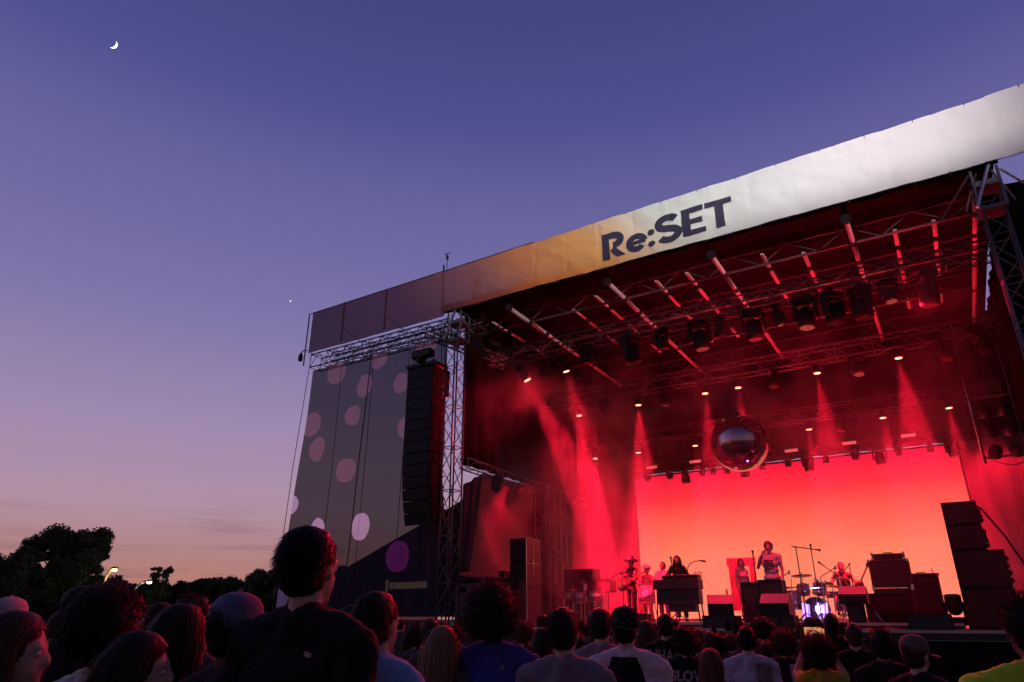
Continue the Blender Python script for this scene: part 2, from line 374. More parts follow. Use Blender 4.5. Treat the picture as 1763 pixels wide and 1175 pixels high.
# heavy grotesque capitals drawn as strokes, glyph space: cap height 1
SW = .245
def stroke(pts, w=SW):
    out = []
    for i, p in enumerate(pts):
        a_ = V2(pts[max(0, i - 1)]); c_ = V2(pts[min(len(pts) - 1, i + 1)]); d = (c_ - a_).normalized(); nn = Vector((-d.y, d.x)); out.append((V2(p) + nn * w / 2, V2(p) - nn * w / 2))
    return [[out[i][0], out[i][1], out[i + 1][1], out[i + 1][0]] for i in range(len(out) - 1)]
V2 = lambda p: Vector((p[0], p[1]))
def arc(cx, cy_, rx, ry, a0, a1, n=18): return [(cx + rx * math.cos(math.radians(a0 + (a1 - a0) * i / n)), cy_ + ry * math.sin(math.radians(a0 + (a1 - a0) * i / n))) for i in range(n + 1)]
def rect(x0, y0, x1, y1):
    n_ = max(1, int((x1 - x0) / .12)); return [[V2((x0 + (x1 - x0) * i / n_, y0)), V2((x0 + (x1 - x0) * (i + 1) / n_, y0)), V2((x0 + (x1 - x0) * (i + 1) / n_, y1)), V2((x0 + (x1 - x0) * i / n_, y1))] for i in range(n_)]
def glyphs():
    g_ = []; h = SW / 2
    g_ += [('R', rect(0, 0, SW, 1) + stroke([(SW - .01, 1 - h), (.38, 1 - h)] + arc(.4, .69, .22, 1 - h - .69, 90, -90)[1:] + [(SW + .12, .69 - (1 - h - .69))]) + [[V2((.27, .30)), V2((.40, .44)), V2((.78, 0)), V2((.50, 0))]])]
    g_ += [('e', [[p + V2((.82, 0)) for p in q] for q in stroke(arc(.33, .335, .245, .245, 4, 318, 30), .215) + rect(.12, .275, .62, .41)])]
    for y in (.12, .56): g_ += [('dot', [[V2((1.63, y)), V2((1.63 + .115 * math.cos(2 * PI * i / 20), y + .115 * math.sin(2 * PI * i / 20))), V2((1.63 + .115 * math.cos(2 * PI * (i + 1) / 20), y + .115 * math.sin(2 * PI * (i + 1) / 20)))] for i in range(20)])]
    sp_ = arc(.4, .715, .29, .19, 22, 270, 18) + arc(.42, .29, .29, .205, 90, -158, 18)[1:]
    g_ += [('S', [[p + V2((1.77, 0)) for p in q] for q in stroke(sp_, .235)])]
    g_ += [('E', [[p + V2((2.62, 0)) for p in q] for q in rect(0, 0, SW, 1) + rect(SW, .8, .66, 1) + rect(SW, .41, .6, .6) + rect(SW, 0, .68, .2)])]
    g_ += [('T', [[p + V2((3.33, 0)) for p in q] for q in rect(0, .8, .78, 1) + rect(.28, 0, .28 + SW, .8)])]
    return g_
tx0, tx1, tz0, tz1 = -6.74, -3.08, 10.92, 11.74
b = MB()
for gi, (_, polys) in enumerate(glyphs()):
    for q in polys:
        vs = []
        for p in q:
            X = tx0 + p.x / 4.11 * (tx1 - tx0); Z = tz0 + p.y * (tz1 - tz0) + (X - tx0) * .012
            u_ = (X - BX0) / (BX1 - BX0); vv = (Z - bz(X, False)) / (bz(X, True) - bz(X, False)); vs.append((X, bfn(u_, vv)[1] - .022, Z))
        b._add(vs, [tuple(range(len(vs)))])
b.build('lettering', mat('navy_print', (.035, .03, .06), .6, 0, .2), bn)

# ------------------------------------------------------------------ towers and trusses
TW = 'trusses of the stage roof'
truss('truss_tower', 'left front truss tower lit red, sky showing through it', (-12.02, 16.05, 0), (-12.02, 16.05, 10.1), .42, .62, .026, M_ALUM, up=(0, 1, 0), group=TW)
truss('truss_tower', 'right front truss tower with stubby silver head at the banner', (2.2, 16.2, 0), (2.2, 16.2, 10.15), .4, .5, .024, M_ALUM, up=(0, 1, 0), group=TW)
truss('wing_truss', 'black horizontal truss of the left wing under the mauve banner', (-18.6, 16.25, 10.34), (-12.3, 16.25, 10.32), .5, .42, .024, M_ALUD, group=TW)
truss('wing_truss', 'upper slim truss behind the mauve banner foot', (-18.2, 16.75, 10.6), (-11.4, 16.75, 10.6), .3, .5, .02, M_ALUD, group=TW)
truss('cross_truss', 'short truss bracing the top of the left tower, lit red', (-13.3, 16.1, 10.35), (-11.6, 18.3, 9.6), .3, .4, .03, M_ALU, group=TW)
truss('front_truss', 'front lighting truss full of dark moving lights', (-11.8, 17.7, 9.55), (2.2, 17.7, 9.55), .42, .5, .024, M_ALUD, group=TW)
truss('middle_truss', 'middle lighting truss carrying five lit red lamps', (-11.8, 21.2, 8.95), (2.2, 21.2, 8.95), .42, .5, .022, M_ALUD, group=TW)
truss('rear_truss', 'rear lighting truss above the mirror ball line', (-11.8, 24.6, 8.1), (2.2, 24.6, 8.1), .42, .5, .022, M_ALUD, group=TW)
truss('screen_truss', 'lowest truss hanging right over the glowing screen', (-10.6, 25.7, 7.08), (1.1, 25.7, 7.08), .3, .4, .018, M_BLKM, group=TW)
truss('side_truss', 'slanting side truss below the black left curtain, red edge', (-12.0, 16.6, 5.95), (-12.0, 26.0, 5.75), .3, .5, .022, M_ALU, group=TW)
truss('truss_column', 'bright red truss column left of the drums', (-11.35, 21.3, ZD), (-11.35, 21.3, 5.7), .42, .55, .03, M_ALU, (0, 1, 0), group=TW)
truss('truss_column', 'dim truss column between black curtain and bright column', (-11.6, 20.75, ZD), (-11.6, 20.75, 5.7), .42, .55, .03, M_ALUD, (0, 1, 0), group=TW)
for (x, lab) in ((-12.02, 'left'), (2.2, 'right')):
    o = thing('tower_head', 'silver sleeve block and braces on top of the %s front tower' % lab, 'truss head', (x, 16.15, 10.1))
    b = MB(); b.box((0, 0, .25), (.5, .5, .12)); b.box((0, 0, -.35), (.52, .52, .08))
    for sx in (-.24, .24):
        for sy in (-.24, .24): b.cyl((sx, sy, -.35), (sx, sy, .6), .03, n=8)
    b.build('sleeve', M_ALUM, o)
    b = MB()
    for sx in (-.9, -.45, .45, .9): b.cyl((sx * .3, -.2, .55), (sx, .2, -.1), .025, n=6)
    b.cyl((-.3, -.34, -.35), (.1, -.34, .6), .04, n=8); b.build('brace', M_ALU, o)
    if lab == 'left':
        b = MB()
        for sx, sy in ((-.32, 0), (.32, 0), (0, -.25), (0, .25)): b.cyl((.45 + sx, .3 + sy, .55), (.45 + sx * .2, .3 + sy * .2, 1.75), .022, n=6)
        b.box((.45, .3, 1.8), (.2, .2, .12)); b.cyl((.45, .3, 1.8), (-3.4, .3, .6), .008, n=4); b.cyl((.45, .3, 1.8), (4.5, .3, 1.35), .006, n=4); b.build('peak_frame', M_ALUD, o)

# camera on the left end, wind gauge on its mast
o = thing('security_camera', 'small camera on a bent arm at the far left end of the banner', 'camera', (-18.7, 15.9, 10.75))
b = MB(); b.tube([(0, 0, 0), (-.25, 0, .02), (-.33, 0, -.05)], .02); b.build('arm', M_BLKM, o)
b = MB(); b.lathe((-.33, 0, -.3), [(.03, -.08), (.08, -.04), (.085, .12), (.05, .22), (.02, .26)], 14); b.build('camera_body', M_BLKM, o, True)
o = thing('wind_gauge', 'thin wind gauge on a mast above the banner, left of the tower', 'wind gauge', (-12.45, 15.97, 12.4))
b = MB(); b.cyl((0, 0, 0), (0, 0, .38), .014, n=6); b.build('mast', M_BLKM, o)
b = MB(); b.ell((0, 0, .42), (.05, .05, .09), 10, 6); b.cyl((-.09, 0, .55), (.09, 0, .55), .01)
for s in (-.09, .09): b.ell((s, 0, .57), .025, 8, 5)
b.cyl((0, 0, .42), (0, 0, .6), .012); b.build('gauge_head', M_BLKM, o)

# ------------------------------------------------------------------ printed wing scrim
DOTS = [(580, 642, 15), (653, 619, 14), (627, 665, 15), (607, 715, 13), (535, 731, 15), (546, 773, 15), (595, 810, 15), (700, 735, 16), (735, 590, 18), (500, 870, 12), (545, 912, 14), (620, 907, 17), (683, 958, 20), (482, 1023, 17), (690, 660, 14)]
def scrim_mat():
    """printed mesh: the dots let more of the dusk light through than the grey ground"""
    m = mat('scrim_mesh', (.1, .1, .1), .9, 0, 0); t = m.node_tree; n = t.nodes; l = t.links; b = n['Principled BSDF']
    tcn = n.new('ShaderNodeTexCoord'); sp = n.new('ShaderNodeSeparateXYZ'); l.new(tcn.outputs['Object'], sp.inputs[0]); cb = n.new('ShaderNodeCombineXYZ'); l.new(sp.outputs['X'], cb.inputs['X']); l.new(sp.outputs['Z'], cb.inputs['Z'])
    grp = {0: None, 1: None, 2: None}
    for px, py, r1 in DOTS:
        c = at(px, py, Y=16.3); rr = abs(at(px + r1, py, Y=16.3).x - c.x); k = 1 if py > 930 and px > 640 else (2 if py > 860 else 0)
        d = n.new('ShaderNodeVectorMath'); d.operation = 'DISTANCE'; l.new(cb.outputs[0], d.inputs[0]); d.inputs[1].default_value = (c.x, 0, c.z)
        q = n.new('ShaderNodeMath'); q.operation = 'LESS_THAN'; q.inputs[1].default_value = rr; l.new(d.outputs['Value'], q.inputs[0])
        if grp[k] is None: grp[k] = q.outputs[0]
        else: ad = n.new('ShaderNodeMath'); ad.operation = 'MAXIMUM'; l.new(grp[k], ad.inputs[0]); l.new(q.outputs[0], ad.inputs[1]); grp[k] = ad.outputs[0]
    def chain(base, cols):
        cur = None
        for k in (0, 1, 2):
            x = n.new('ShaderNodeMixRGB'); l.new(grp[k], x.inputs[0])
            if cur is None: x.inputs[1].default_value = base + (1,)
            else: l.new(cur, x.inputs[1])
            x.inputs[2].default_value = cols[k] + (1,); cur = x.outputs[0]
        return cur
    dif = chain((.05, .042, .06), ((.42, .2, .24), (.85, .14, .6), (.8, .65, .9))); tra = chain((.135, .13, .13), ((.27, .17, .17), (.34, .1, .28), (.62, .52, .62)))
    l.new(dif, b.inputs['Base Color']); tn = n.new('ShaderNodeBsdfTransparent'); l.new(tra, tn.inputs[0]); tl = n.new('ShaderNodeBsdfTranslucent'); l.new(dif, tl.inputs[0])
    m1 = n.new('ShaderNodeMixShader'); m1.inputs[0].default_value = .5; l.new(b.outputs[0], m1.inputs[1]); l.new(tl.outputs[0], m1.inputs[2])
    sm_ = n.new('ShaderNodeAddShader'); l.new(m1.outputs[0], sm_.inputs[0]); l.new(tn.outputs[0], sm_.inputs[1]); l.new(sm_.outputs[0], n['Material Output'].inputs[0]); return m
SX0, SX1 = -18.78, -12.62
def scfn(u, v):
    z = .5 + 9.6 * v; x0 = SX0 - .38 * (1 - v); x1 = SX1 + .12 * (1 - v); x = x0 + (x1 - x0) * u
    y = .045 * math.sin(x * 3.1 + .3 * z) + .03 * math.sin(x * 7.7 + 1 + .2 * z) + .012 * math.sin(x * 15 + z) + .05 * noise.noise(Vector((x * .8, z * .3, 0)))
    return (x, y, z)
o = MB(); o.sheet(scfn, 150, 60)
sc_o = o.build('wing_scrim', scrim_mat(), None, True); sc_o.location = (0, 16.3, 0)
tag(sc_o, 'grey see-through mesh curtain printed with pale dots on the left wing', 'mesh curtain')
for xs2 in (-17.2, -15.7, -14.1): b = MB(); b.tube([(xs2 - .1, scfn((xs2 - SX0) / 6.2, .02)[1] - .02, .7), (xs2 - .05, -.06, 4), (xs2, -.05, 7), (xs2, -.06, 10.05)], .01); b.build('seam', MATS['scrim_mesh'], sc_o)
b = MB(); b.tube([at(640, 612, Y=16.2), at(617, 800, Y=16.15), at(600, 955, Y=16.1), at(585, 1040, Y=16)], .018)
o = b.build('hanging_cable', M_BLK); tag(o, 'dark rope hanging in front of the dotted mesh curtain', 'rope')
b = MB(); b.tube([at(537, 607, Y=16.0), at(505, 800, Y=16.0), at(478, 990, Y=15.9), at(468, 1060, Y=15.8)], .012)
o = b.build('guy_wire', M_BLKM); tag(o, 'taut wire along the outer edge of the dotted mesh curtain', 'wire')

# ------------------------------------------------------------------ line array
la = thing('line_array', 'tall black line array of speakers hanging beside the left tower', 'speaker array', (0, 15.6, 0))
topc = at(727, 640, Y=15.6); botc = at(735, 900, Y=15.6); n = 14; zt, zb = topc.z, botc.z; hh = (zt - zb) / n; xs_ = -12.78; ang = 0; z = zt; y = 0
for i in range(n):
    ang = 0 if i < 8 else (i - 7) * .045
    b = MB(); c = Vector((xs_, y, z - hh / 2)); b.box(c, (1.02, .62, hh * .975), (ang, 0, 0)); cb = b.build('cabinet', M_CAB, la, bevel=.012)
    b = MB(); fo = Matrix.Rotation(ang, 3, 'X') @ Vector((0, -.318, 0)); b.box(c + fo, (.96, .012, hh * .93), (ang, 0, 0)); b.build('grille', M_GRL, cb)
    b = MB()
    for s in (-.52, .52): q = Matrix.Rotation(ang, 3, 'X') @ Vector((s, .2, 0)); b.box(c + q, (.03, .1, hh * .8), (ang, 0, 0)); q = Matrix.Rotation(ang, 3, 'X') @ Vector((s, .31, hh * .38)); b.box(c + q, (.05, .06, .04))
    b.build('rigging_bar', M_ALUD, cb)
    z -= hh * math.cos(ang); y += hh * math.sin(ang)
b = MB(); b.box((xs_, 0, zt + .09), (1.1, .7, .1)); b.box((xs_, 0, zt + .2), (.12, 1.0, .12)); b.cyl((xs_ + .45, .5, zt - .05), (xs_ + .45, -.3, zt + .12), .09, n=12); b.build('fly_frame', M_BLKM, la)
b = MB(); b.box((xs_ + .5, .35, zt - .45), (.16, .16, .8)); b.build('side_bracket', M_BLKM, la, bevel=.03)
h = thing('chain_hoist', 'black chain hoist holding up the speaker array', 'hoist', (xs_ - .2, 15.6, zt + .3))
b = MB(); b.box((0, 0, .28), (.75, .28, .26)); b.cyl((0, 0, .1), (0, 0, .2), .14, n=12); b.build('motor', M_BLKM, h, bevel=.03)
b = MB(); b.cyl((0, 0, -.05), (0, 0, .2), .07, .1, 10); b.tube([(-.3, 0, .2), (-.38, 0, -.1), (-.3, 0, -.3), (-.12, 0, -.28), (-.1, 0, .15)], .012); b.build('chain_bag', M_BLK, h)
b = MB(); b.cyl((0, 0, .4), (.05, .1, 1.35), .012, n=5); b.build('chain', M_BLKM, h)
o = MB()
for dx in (.35, .48): o.tube([Vector((xs_ + dx, 15.75, 10.4)), Vector((xs_ + dx + .03, 15.85, zt)), Vector((xs_ + dx + .05, 15.95, 6))], .012)
tag(o.build('cable_run', M_BLK), 'pair of thin cables dropping behind the speaker array', 'cable')

# ------------------------------------------------------------------ LED screen
def screen_mat():
    m = bpy.data.materials.new('screen_image'); m.use_nodes = True; t = m.node_tree; n = t.nodes; l = t.links; n.clear()
    o_ = n.new('ShaderNodeOutputMaterial'); e = n.new('ShaderNodeEmission'); tcn = n.new('ShaderNodeTexCoord'); sp = n.new('ShaderNodeSeparateXYZ'); l.new(tcn.outputs['Generated'], sp.inputs[0])
    rp = n.new('ShaderNodeValToRGB'); l.new(sp.outputs['Z'], rp.inputs[0]); el_ = rp.color_ramp.elements
    cols = [(0, (255, 142, 106)), (.4, (255, 132, 98)), (.62, (255, 100, 80)), (.82, (255, 52, 62)), (1, (255, 18, 60))]
    el_[0].position = 0; el_[0].color = srgb(*cols[0][1]); el_[1].position = 1; el_[1].color = srgb(*cols[-1][1])
    for p, c in cols[1:-1]: q = el_.new(p); q.color = srgb(*c)
    wv = n.new('ShaderNodeTexWave'); wv.wave_type = 'BANDS'; wv.bands_direction = 'Z'; wv.inputs['Scale'].default_value = 18
    l.new(tcn.outputs['Generated'], wv.inputs[0]); mr = n.new('ShaderNodeMapRange'); mr.inputs['To Min'].default_value = .98; mr.inputs['To Max'].default_value = 1.1
    l.new(wv.outputs['Fac'], mr.inputs['Value']); l.new(mr.outputs[0], e.inputs[1]); l.new(rp.outputs[0], e.inputs[0]); l.new(e.outputs[0], o_.inputs[0]); return m
ls = thing('led_screen', 'huge glowing video screen fading from red to orange', 'screen', (-4.77, 26, ZD))
b = MB(); b.box((0, 0, 2.8), (11.05, .02, 5.2)); b.build('display', screen_mat(), ls)
b = MB()
for x in (-5.56, 5.56): b.box((x, .05, 2.8), (.06, .12, 5.3))
b.box((0, .05, 5.44), (11.2, .12, .06)); b.box((0, .05, .12), (11.2, .12, .12)); b.box((0, .12, 2.8), (11.05, .1, 5.2)); b.build('frame', M_BLK, ls)

# ------------------------------------------------------------------ mirror ball
zc_ = 20.3; bc = at(1273, 764, Y=19.6); zdep = ((bc.x * _H[0] + bc.y * _H[1]) * _c + (bc.z - CAMZ) * _s); br = 48 / FPX * zdep
mb = thing('mirror_ball', 'large shiny mirror ball hanging in front of the screen top', 'mirror ball', bc)
b = MB(); b.ell((0, 0, 0), br, 110, 56); b.build('ball', mat('mirror_tiles', (.5, .47, .5), .05, 1, 0, bump=.25, bscale=9), mb)
b = MB(); b.cyl((0, 0, br * .97), (0, 0, br * 1.12), .12, n=14); b.cyl((0, 0, br * 1.1), (0, 0, 9.55 - bc.z - .2), .012, n=6); b.build('hanger', M_BLKM, mb)

# ------------------------------------------------------------------ moving lights
def moving_head(label, group, s=1.0, lit=False):
    t = thing('moving_light', label, 'stage light', (0, 0, 0), 0, group)
    b = MB(); b.box((0, 0, -.06 * s), (.34 * s, .24 * s, .12 * s)); b.box((0, 0, .04 * s), (.05, .05, .12 * s)); b.build('base', M_BLK, t, bevel=.01)
    b = MB()
    for x in (-.18 * s, .18 * s): b.box((x, 0, -.26 * s), (.04 * s, .14 * s, .32 * s))
    b.box((0, 0, -.13 * s), (.38 * s, .14 * s, .04 * s)); b.build('yoke', M_BLK, t, bevel=.008)
    b = MB(); b.lathe((0, 0, -.56 * s), [(.10 * s, 0), (.145 * s, .01 * s), (.15 * s, .1 * s), (.14 * s, .24 * s), (.11 * s, .34 * s), (.04 * s, .38 * s)], 18)
    hd = b.build('lamp_head', M_BLK, t, True)
    b = MB(); b.cyl((0, 0, -.568 * s), (0, 0, -.561 * s), .115 * s, n=20); b.build('lens', M_LIT if lit else M_LENS, hd)
    return t
unlit = moving_head('x', 'unlit stage lights hanging from the trusses'); lit = moving_head('x', 'lit red stage lights', .8, True)
first = {'u': True, 'l': True}
ORD = ['first', 'second', 'third', 'fourth', 'fifth', 'sixth', 'seventh', 'eighth', 'ninth', 'tenth', 'eleventh', 'twelfth', 'thirteenth', 'fourteenth', 'fifteenth']
def place(kind, loc, label, s=1, rot=(0, 0, 0)):
    src = unlit if kind == 'u' else lit
    o = src if first[kind] else copy_tree(src); first[kind] = False
    o.location = loc; o.scale = (s, s, s); o.rotation_euler = rot; o['label'] = label; return o
for i, x in enumerate((-8.3, -6.9, -5.9, -4.85, -4.2, -3.35, -2.7, -1.98, -1.35, -.72, -.1, .8)):
    big = i % 2 == 1 or i == 8
    place('u', (x, 17.7, 9.36), '%s dark stage light from the left on the front truss' % ORD[i], 1.5 if big else 1.05, (.1 * math.sin(i * 3), .12 * math.sin(i * 5), i * 1.3))
for i, x in enumerate((-9.3, -7.0, -3.6, -1.3, .9, 1.7)): place('u', (x, 21.2, 8.74), 'dark stage light on the middle truss, %s from the left' % ORD[i], 1.1, (.2, .3 * math.sin(i), i))
for i, x in enumerate((-10.6, -8.6, -5.6, -2.3, .2)): place('u', (x, 24.6, 7.9), 'dark stage light on the rear truss, %s from the left' % ORD[i], 1.0, (.25, .3 * math.sin(i * 2), i))
for i, (px, big) in enumerate(((1115, 0), (1153, 0), (1178, 1), (1208, 0), (1227, 0), (1250, 0), (1281, 1), (1310, 0), (1355, 0), (1388, 1), (1421, 0), (1471, 0), (1511, 1), (1544, 0), (1599, 0), (1637, 1))):
    q = at(px, 815 - (px - 1115) * .11, Y=25.55)
    t_ = 'large' if big else 'small'
    place('u', (q.x, 25.55, 6.98), '%s dark stage light hanging over the screen, number %s of its row from the left' % (t_, (ORD + ['sixteenth'])[i]), 1.1 if big else .72, (.06 * math.sin(i * 2), .06 * math.cos(i), i * .8))

LR = (1.0, .008, .04)
KL = 42
def spot(px, py, Y, lab, e=900, ang=24, tgt=(0, 0, -1), s=1.0):
    q = at(px, py, Y=Y); rot = Vector(tgt).to_track_quat('-Z', 'Y').to_euler()
    o = place('l', q + Vector((0, 0, .45 * s)), lab, s)
    if Vector(tgt).angle(Vector((0, 0, -1))) > .05: o.rotation_euler = rot; o.location = q - Vector(tgt).normalized() * .45 * s
    l = light('SPOT', 'beam_lamp', None, (0, 0, -.47), e * KL, LR, .05, math.radians(ang), .25)
    l.parent = o; l.location = (0, 0, -.49)
    return o
S = spot
S(908, 655, 17.6, 'lit lamp far left, throwing a slanting red beam', 2600, 21, (.42, .32, -1), 1.2)
S(975, 640, 17.6, 'dimmer lit lamp right of the far left beam', 400, 16, (.2, .2, -1))
mid = ((997, 716, 1500), (1099, 698, 2600), (1214, 678, 1300), (1271, 668, 200), (1407, 643, 1300), (1547, 617, 2600))
for i, (x, y, e) in enumerate(mid): S(x, y, 21.2, 'lit red lamp on the middle truss, %s from the left' % ORD[i], e, 22 if e > 2000 else 17, (.1 if i == 0 else 0, 0, -1) if i < 1 else (0, 0, -1))
rear = ((1025, 790, 900), (1099, 780, 1300), (1197, 768, 800), (1393, 740, 1300), (1520, 720, 1300), (1634, 703, 300))
for i, (x, y, e) in enumerate(rear): S(x, y, 24.6, 'lit red lamp on the rear truss, %s from the left' % ORD[i], e, 18)
# washes from the front truss onto the deck, unlit lens side away
for i, (x, t) in enumerate(((-8.3, (-9, 20)), (-4.85, (-6, 19)), (-1.98, (-3, 18.5)), (.8, (-.5, 19)))):
    light('SPOT', 'front_wash', None, (x, 16.3, 8.9), 2100, LR, .1, math.radians(50), .8, (t[0] - x, t[1] - 17.1, 1.5 - 8.9))
for x, tx in ((-9.2, -5), (-6.0, -7.5), (.4, -1)): light('SPOT', 'audience_wash', None, (x, 16.9, 8.6), 2600, LR, .1, math.radians(70), .8, (tx - x, 4 - 16.9, 1.6 - 9.0))
# reddish work light on the wing tarp and on the right back curtain
light('SPOT', 'wing_wash', None, (-11.2, 19.2, 5.6), 200, LR, .15, math.radians(110), .9, (-1.6, 1.2, -1.4))
light('SPOT', 'curtain_wash', None, (1.4, 25.0, 7.2), 700, LR, .1, math.radians(90), .8, (.5, 1.3, -2.5))
light('SPOT', 'curtain_wash', None, (-10.9, 25.2, 6.6), 250, LR, .1, math.radians(90), .8, (-.1, 1.1, -2.5))
for i, (px, py) in enumerate(((858, 838), (908, 846), (948, 878), (978, 886))):
    q = at(px, py, X=-11.6); o = place('u', q + Vector((0, 0, .3)), 'dark stage light on the slanting side truss, %s from the left' % ORD[i], .9, (.5, .6, i)); 

light('SPOT', 'tower_wash', None, (0, 18.4, 8.4), 900, LR, .1, math.radians(60), .8, (2.3, -2.1, .4))
light('SPOT', 'tower_wash', None, (-9.4, 18.2, 8.6), 700, LR, .1, math.radians(70), .8, (-2.6, -2.0, -1.2))
# little white/pink panels given a faint glow, under the screen truss
o = MB()
for (px, py, Y) in ((1362, 776, 25.2), (1462, 763, 25.2), (1564, 750, 25.2), (1197, 795, 25.2), (1122, 805, 25.2)):
    q = at(px, py, Y=Y); o.box(q, (.42, .05, .09))
    tag(o.build('strip_lamp', mat('panel_pink', (.8, .4, .4), .4, 0, .1, emit=(1, .2, .2), estr=.5)), 'small pale strip lamp under the screen truss at its %s' % {1362: 'middle', 1462: 'right half', 1564: 'right end', 1197: 'left half', 1122: 'left end'}[px], 'strip lamp', 'strip lamps above the screen'); o = MB()

# ------------------------------------------------------------------ stage haze
def haze_mat():
    m = bpy.data.materials.new('stage_smoke'); m.use_nodes = True; t = m.node_tree; n = t.nodes; l = t.links; n.clear()
    o_ = n.new('ShaderNodeOutputMaterial'); v = n.new('ShaderNodeVolumePrincipled'); v.inputs['Color'].default_value = (.9, .88, .88, 1); v.inputs['Anisotropy'].default_value = .15
    tcn = n.new('ShaderNodeTexCoord'); nz = n.new('ShaderNodeTexNoise'); nz.inputs['Scale'].default_value = .6; nz.inputs['Detail'].default_value = 4; nz.inputs['Distortion'].default_value = .6
    l.new(tcn.outputs['Object'], nz.inputs[0]); mr = n.new('ShaderNodeMapRange'); mr.inputs['From Min'].default_value = .46; mr.inputs['From Max'].default_value = .7; mr.inputs['To Min'].default_value = .005; mr.inputs['To Max'].default_value = .14
    l.new(nz.outputs['Fac'], mr.inputs['Value'])
    sp = n.new('ShaderNodeSeparateXYZ'); l.new(tcn.outputs['Object'], sp.inputs[0])
    # thicker on the left, where the smoke machine stands
    mx = n.new('ShaderNodeMapRange'); mx.inputs['From Min'].default_value = -2.5; mx.inputs['From Max'].default_value = -5.5; mx.inputs['To Min'].default_value = .35; mx.inputs['To Max'].default_value = 2.3
    l.new(sp.outputs['X'], mx.inputs['Value']); ml = n.new('ShaderNodeMath'); ml.operation = 'MULTIPLY'; l.new(mr.outputs[0], ml.inputs[0]); l.new(mx.outputs[0], ml.inputs[1])
    l.new(ml.outputs[0], v.inputs['Density']); l.new(v.outputs[0], o_.inputs['Volume']); return m
b = MB(); b.box((0, 0, 0), (13.9, 9.3, 8.0)); o = b.build('smoke', haze_mat()); o.location = (-4.9, 21.5, 5.46)
tag(o, kind='stuff')
#@@GEAR
# ------------------------------------------------------------------ band gear
def box_thing(name, label, cat, parts, loc, rz=0, group=None):
    t = thing(name, label, cat, loc, rz, group)
    for pn, m, fn, bev in parts:
        b = MB(); fn(b); b.build(pn, m, t, bevel=bev)
    return t
def speaker(label, loc, w_, d_, h_, cols=2, side=True, rz=0, grp='side fill speakers'):
    t = thing('speaker', label, 'speaker', loc, rz, grp)
    b = MB(); b.box((0, 0, h_ / 2), (w_, d_, h_ - .012)); b.build('cabinet', M_CAB, t, bevel=.012)
    b = MB(); b.box((0, -d_ / 2 - .004, h_ / 2), (w_ * .9, .012, h_ * .88)); b.build('grille', M_GRL, t)
    if side:
        for k in range(cols):
            yy = (k - (cols - 1) / 2) * d_ / cols
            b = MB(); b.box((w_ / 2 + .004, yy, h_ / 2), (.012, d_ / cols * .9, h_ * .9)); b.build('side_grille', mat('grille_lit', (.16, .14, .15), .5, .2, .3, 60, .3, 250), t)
        b = MB()
        for yy in [(-d_ / 2 + .01) + d_ / cols * k for k in range(cols + 1)]: b.box((w_ / 2 + .006, yy, h_ / 2), (.02, .014, h_))
        b.box((w_ / 2 + .006, 0, h_ - .01), (.02, d_, .014)); b.box((w_ / 2 + .006, 0, .04), (.05, .06, .04)); b.build('trim', M_ALU, t)
    return t
z = ZD
for i, (hh, lab, c) in enumerate(((1.0, 'bottom black speaker of the stack beside the left truss columns', 1), (.66, 'middle black speaker of the stack beside the left truss columns', 2), (.67, 'top black speaker of the stack beside the left truss columns', 2))):
    speaker(lab, (-10.53, 17.68, z), .54, .76, hh, c); z += hh
z = ZD
for i, (hh, ww, lab) in enumerate(((.76, .92, 'lowest wide speaker of the dark stack at the right of the stage'), (.74, .9, 'second speaker from below in the dark stack at the right'), (.5, .63, 'third speaker from below in the dark right stack'), (.48, .63, 'topmost speaker of the dark stack at the right, against the screen'))):
    t = speaker(lab, (-.03 + ww / 2, 17.7, z), ww, .78, hh, 1, False); z += hh
    b = MB()
    for k in range(4): b.ell((ww / 2 + .02 + .03 * math.sin(k * 3), -.2 + .13 * k, hh * (.2 + .2 * k)), (.05, .07, .06), 8, 6)
    b.build('cable_bundle', M_BLK, t, True)
b = MB(); b.tube([(.66, 17.4, 3.75), (.95, 17.5, 3.2), (1.25, 17.6, 2.4), (1.3, 17.7, 1.5)], .02); tag(b.build('cable', M_BLK), 'dark cable sloping down from the top of the right speaker stack', 'cable')

def wedge(label, loc, w_=.62, h_=.4, rz=0):
    t = thing('monitor_wedge', label, 'floor monitor', loc, rz, 'floor monitors facing the band')
    def prism(b, x, sc_, y0=0):
        pr = [(-.24, 0), (-.26, h_ * .55), (-.02, h_), (.22, h_ * .55), (.26, 0)]
        vs = [(sx * x, y * sc_ + y0, z_ * sc_) for sx in (-.5, .5) for y, z_ in pr]
        b._add(vs, [(0, 1, 2, 3, 4), (9, 8, 7, 6, 5)] + [(k, (k + 1) % 5, 5 + (k + 1) % 5, 5 + k)[::-1] for k in range(5)])
    b = MB(); prism(b, w_, 1); b.build('cabinet', mat('wedge_lit_paint', (.3, .28, .29), .42, 0, .25, 12, .15, 120), t, bevel=.012)  # black cabinet coloured pale so its top looks brightly lit
    b = MB(); b.box((0, -.264, h_ * .27), (w_ * .99, .012, h_ * .54), (-.0, 0, 0)); b.build('back_panel', M_BLK, t)  # black sheet added to keep the unlit audience side dark
    b = MB(); b.box((0, -.275, h_ * .27), (w_ * .3, .01, h_ * .2)); b.build('connector_plate', M_BLKM, t)
    b = MB(); b.box((0, .14, h_ * .8), (w_ * .88, .012, .24), (-.95 - PI / 2 + PI / 2, 0, 0)); b.build('grille', M_GRL, t)
    return t
q = at(1243, 1066, Y=16.75); wedge('floor monitor between the keyboard rig and the woman in white', (q.x, 16.75, ZD + .26), .56, .45, .25)
q = at(1341, 1066, Y=16.75); wedge('floor monitor with bright top directly before the singer', (q.x, 16.75, ZD + .26), .62, .45, -.05)
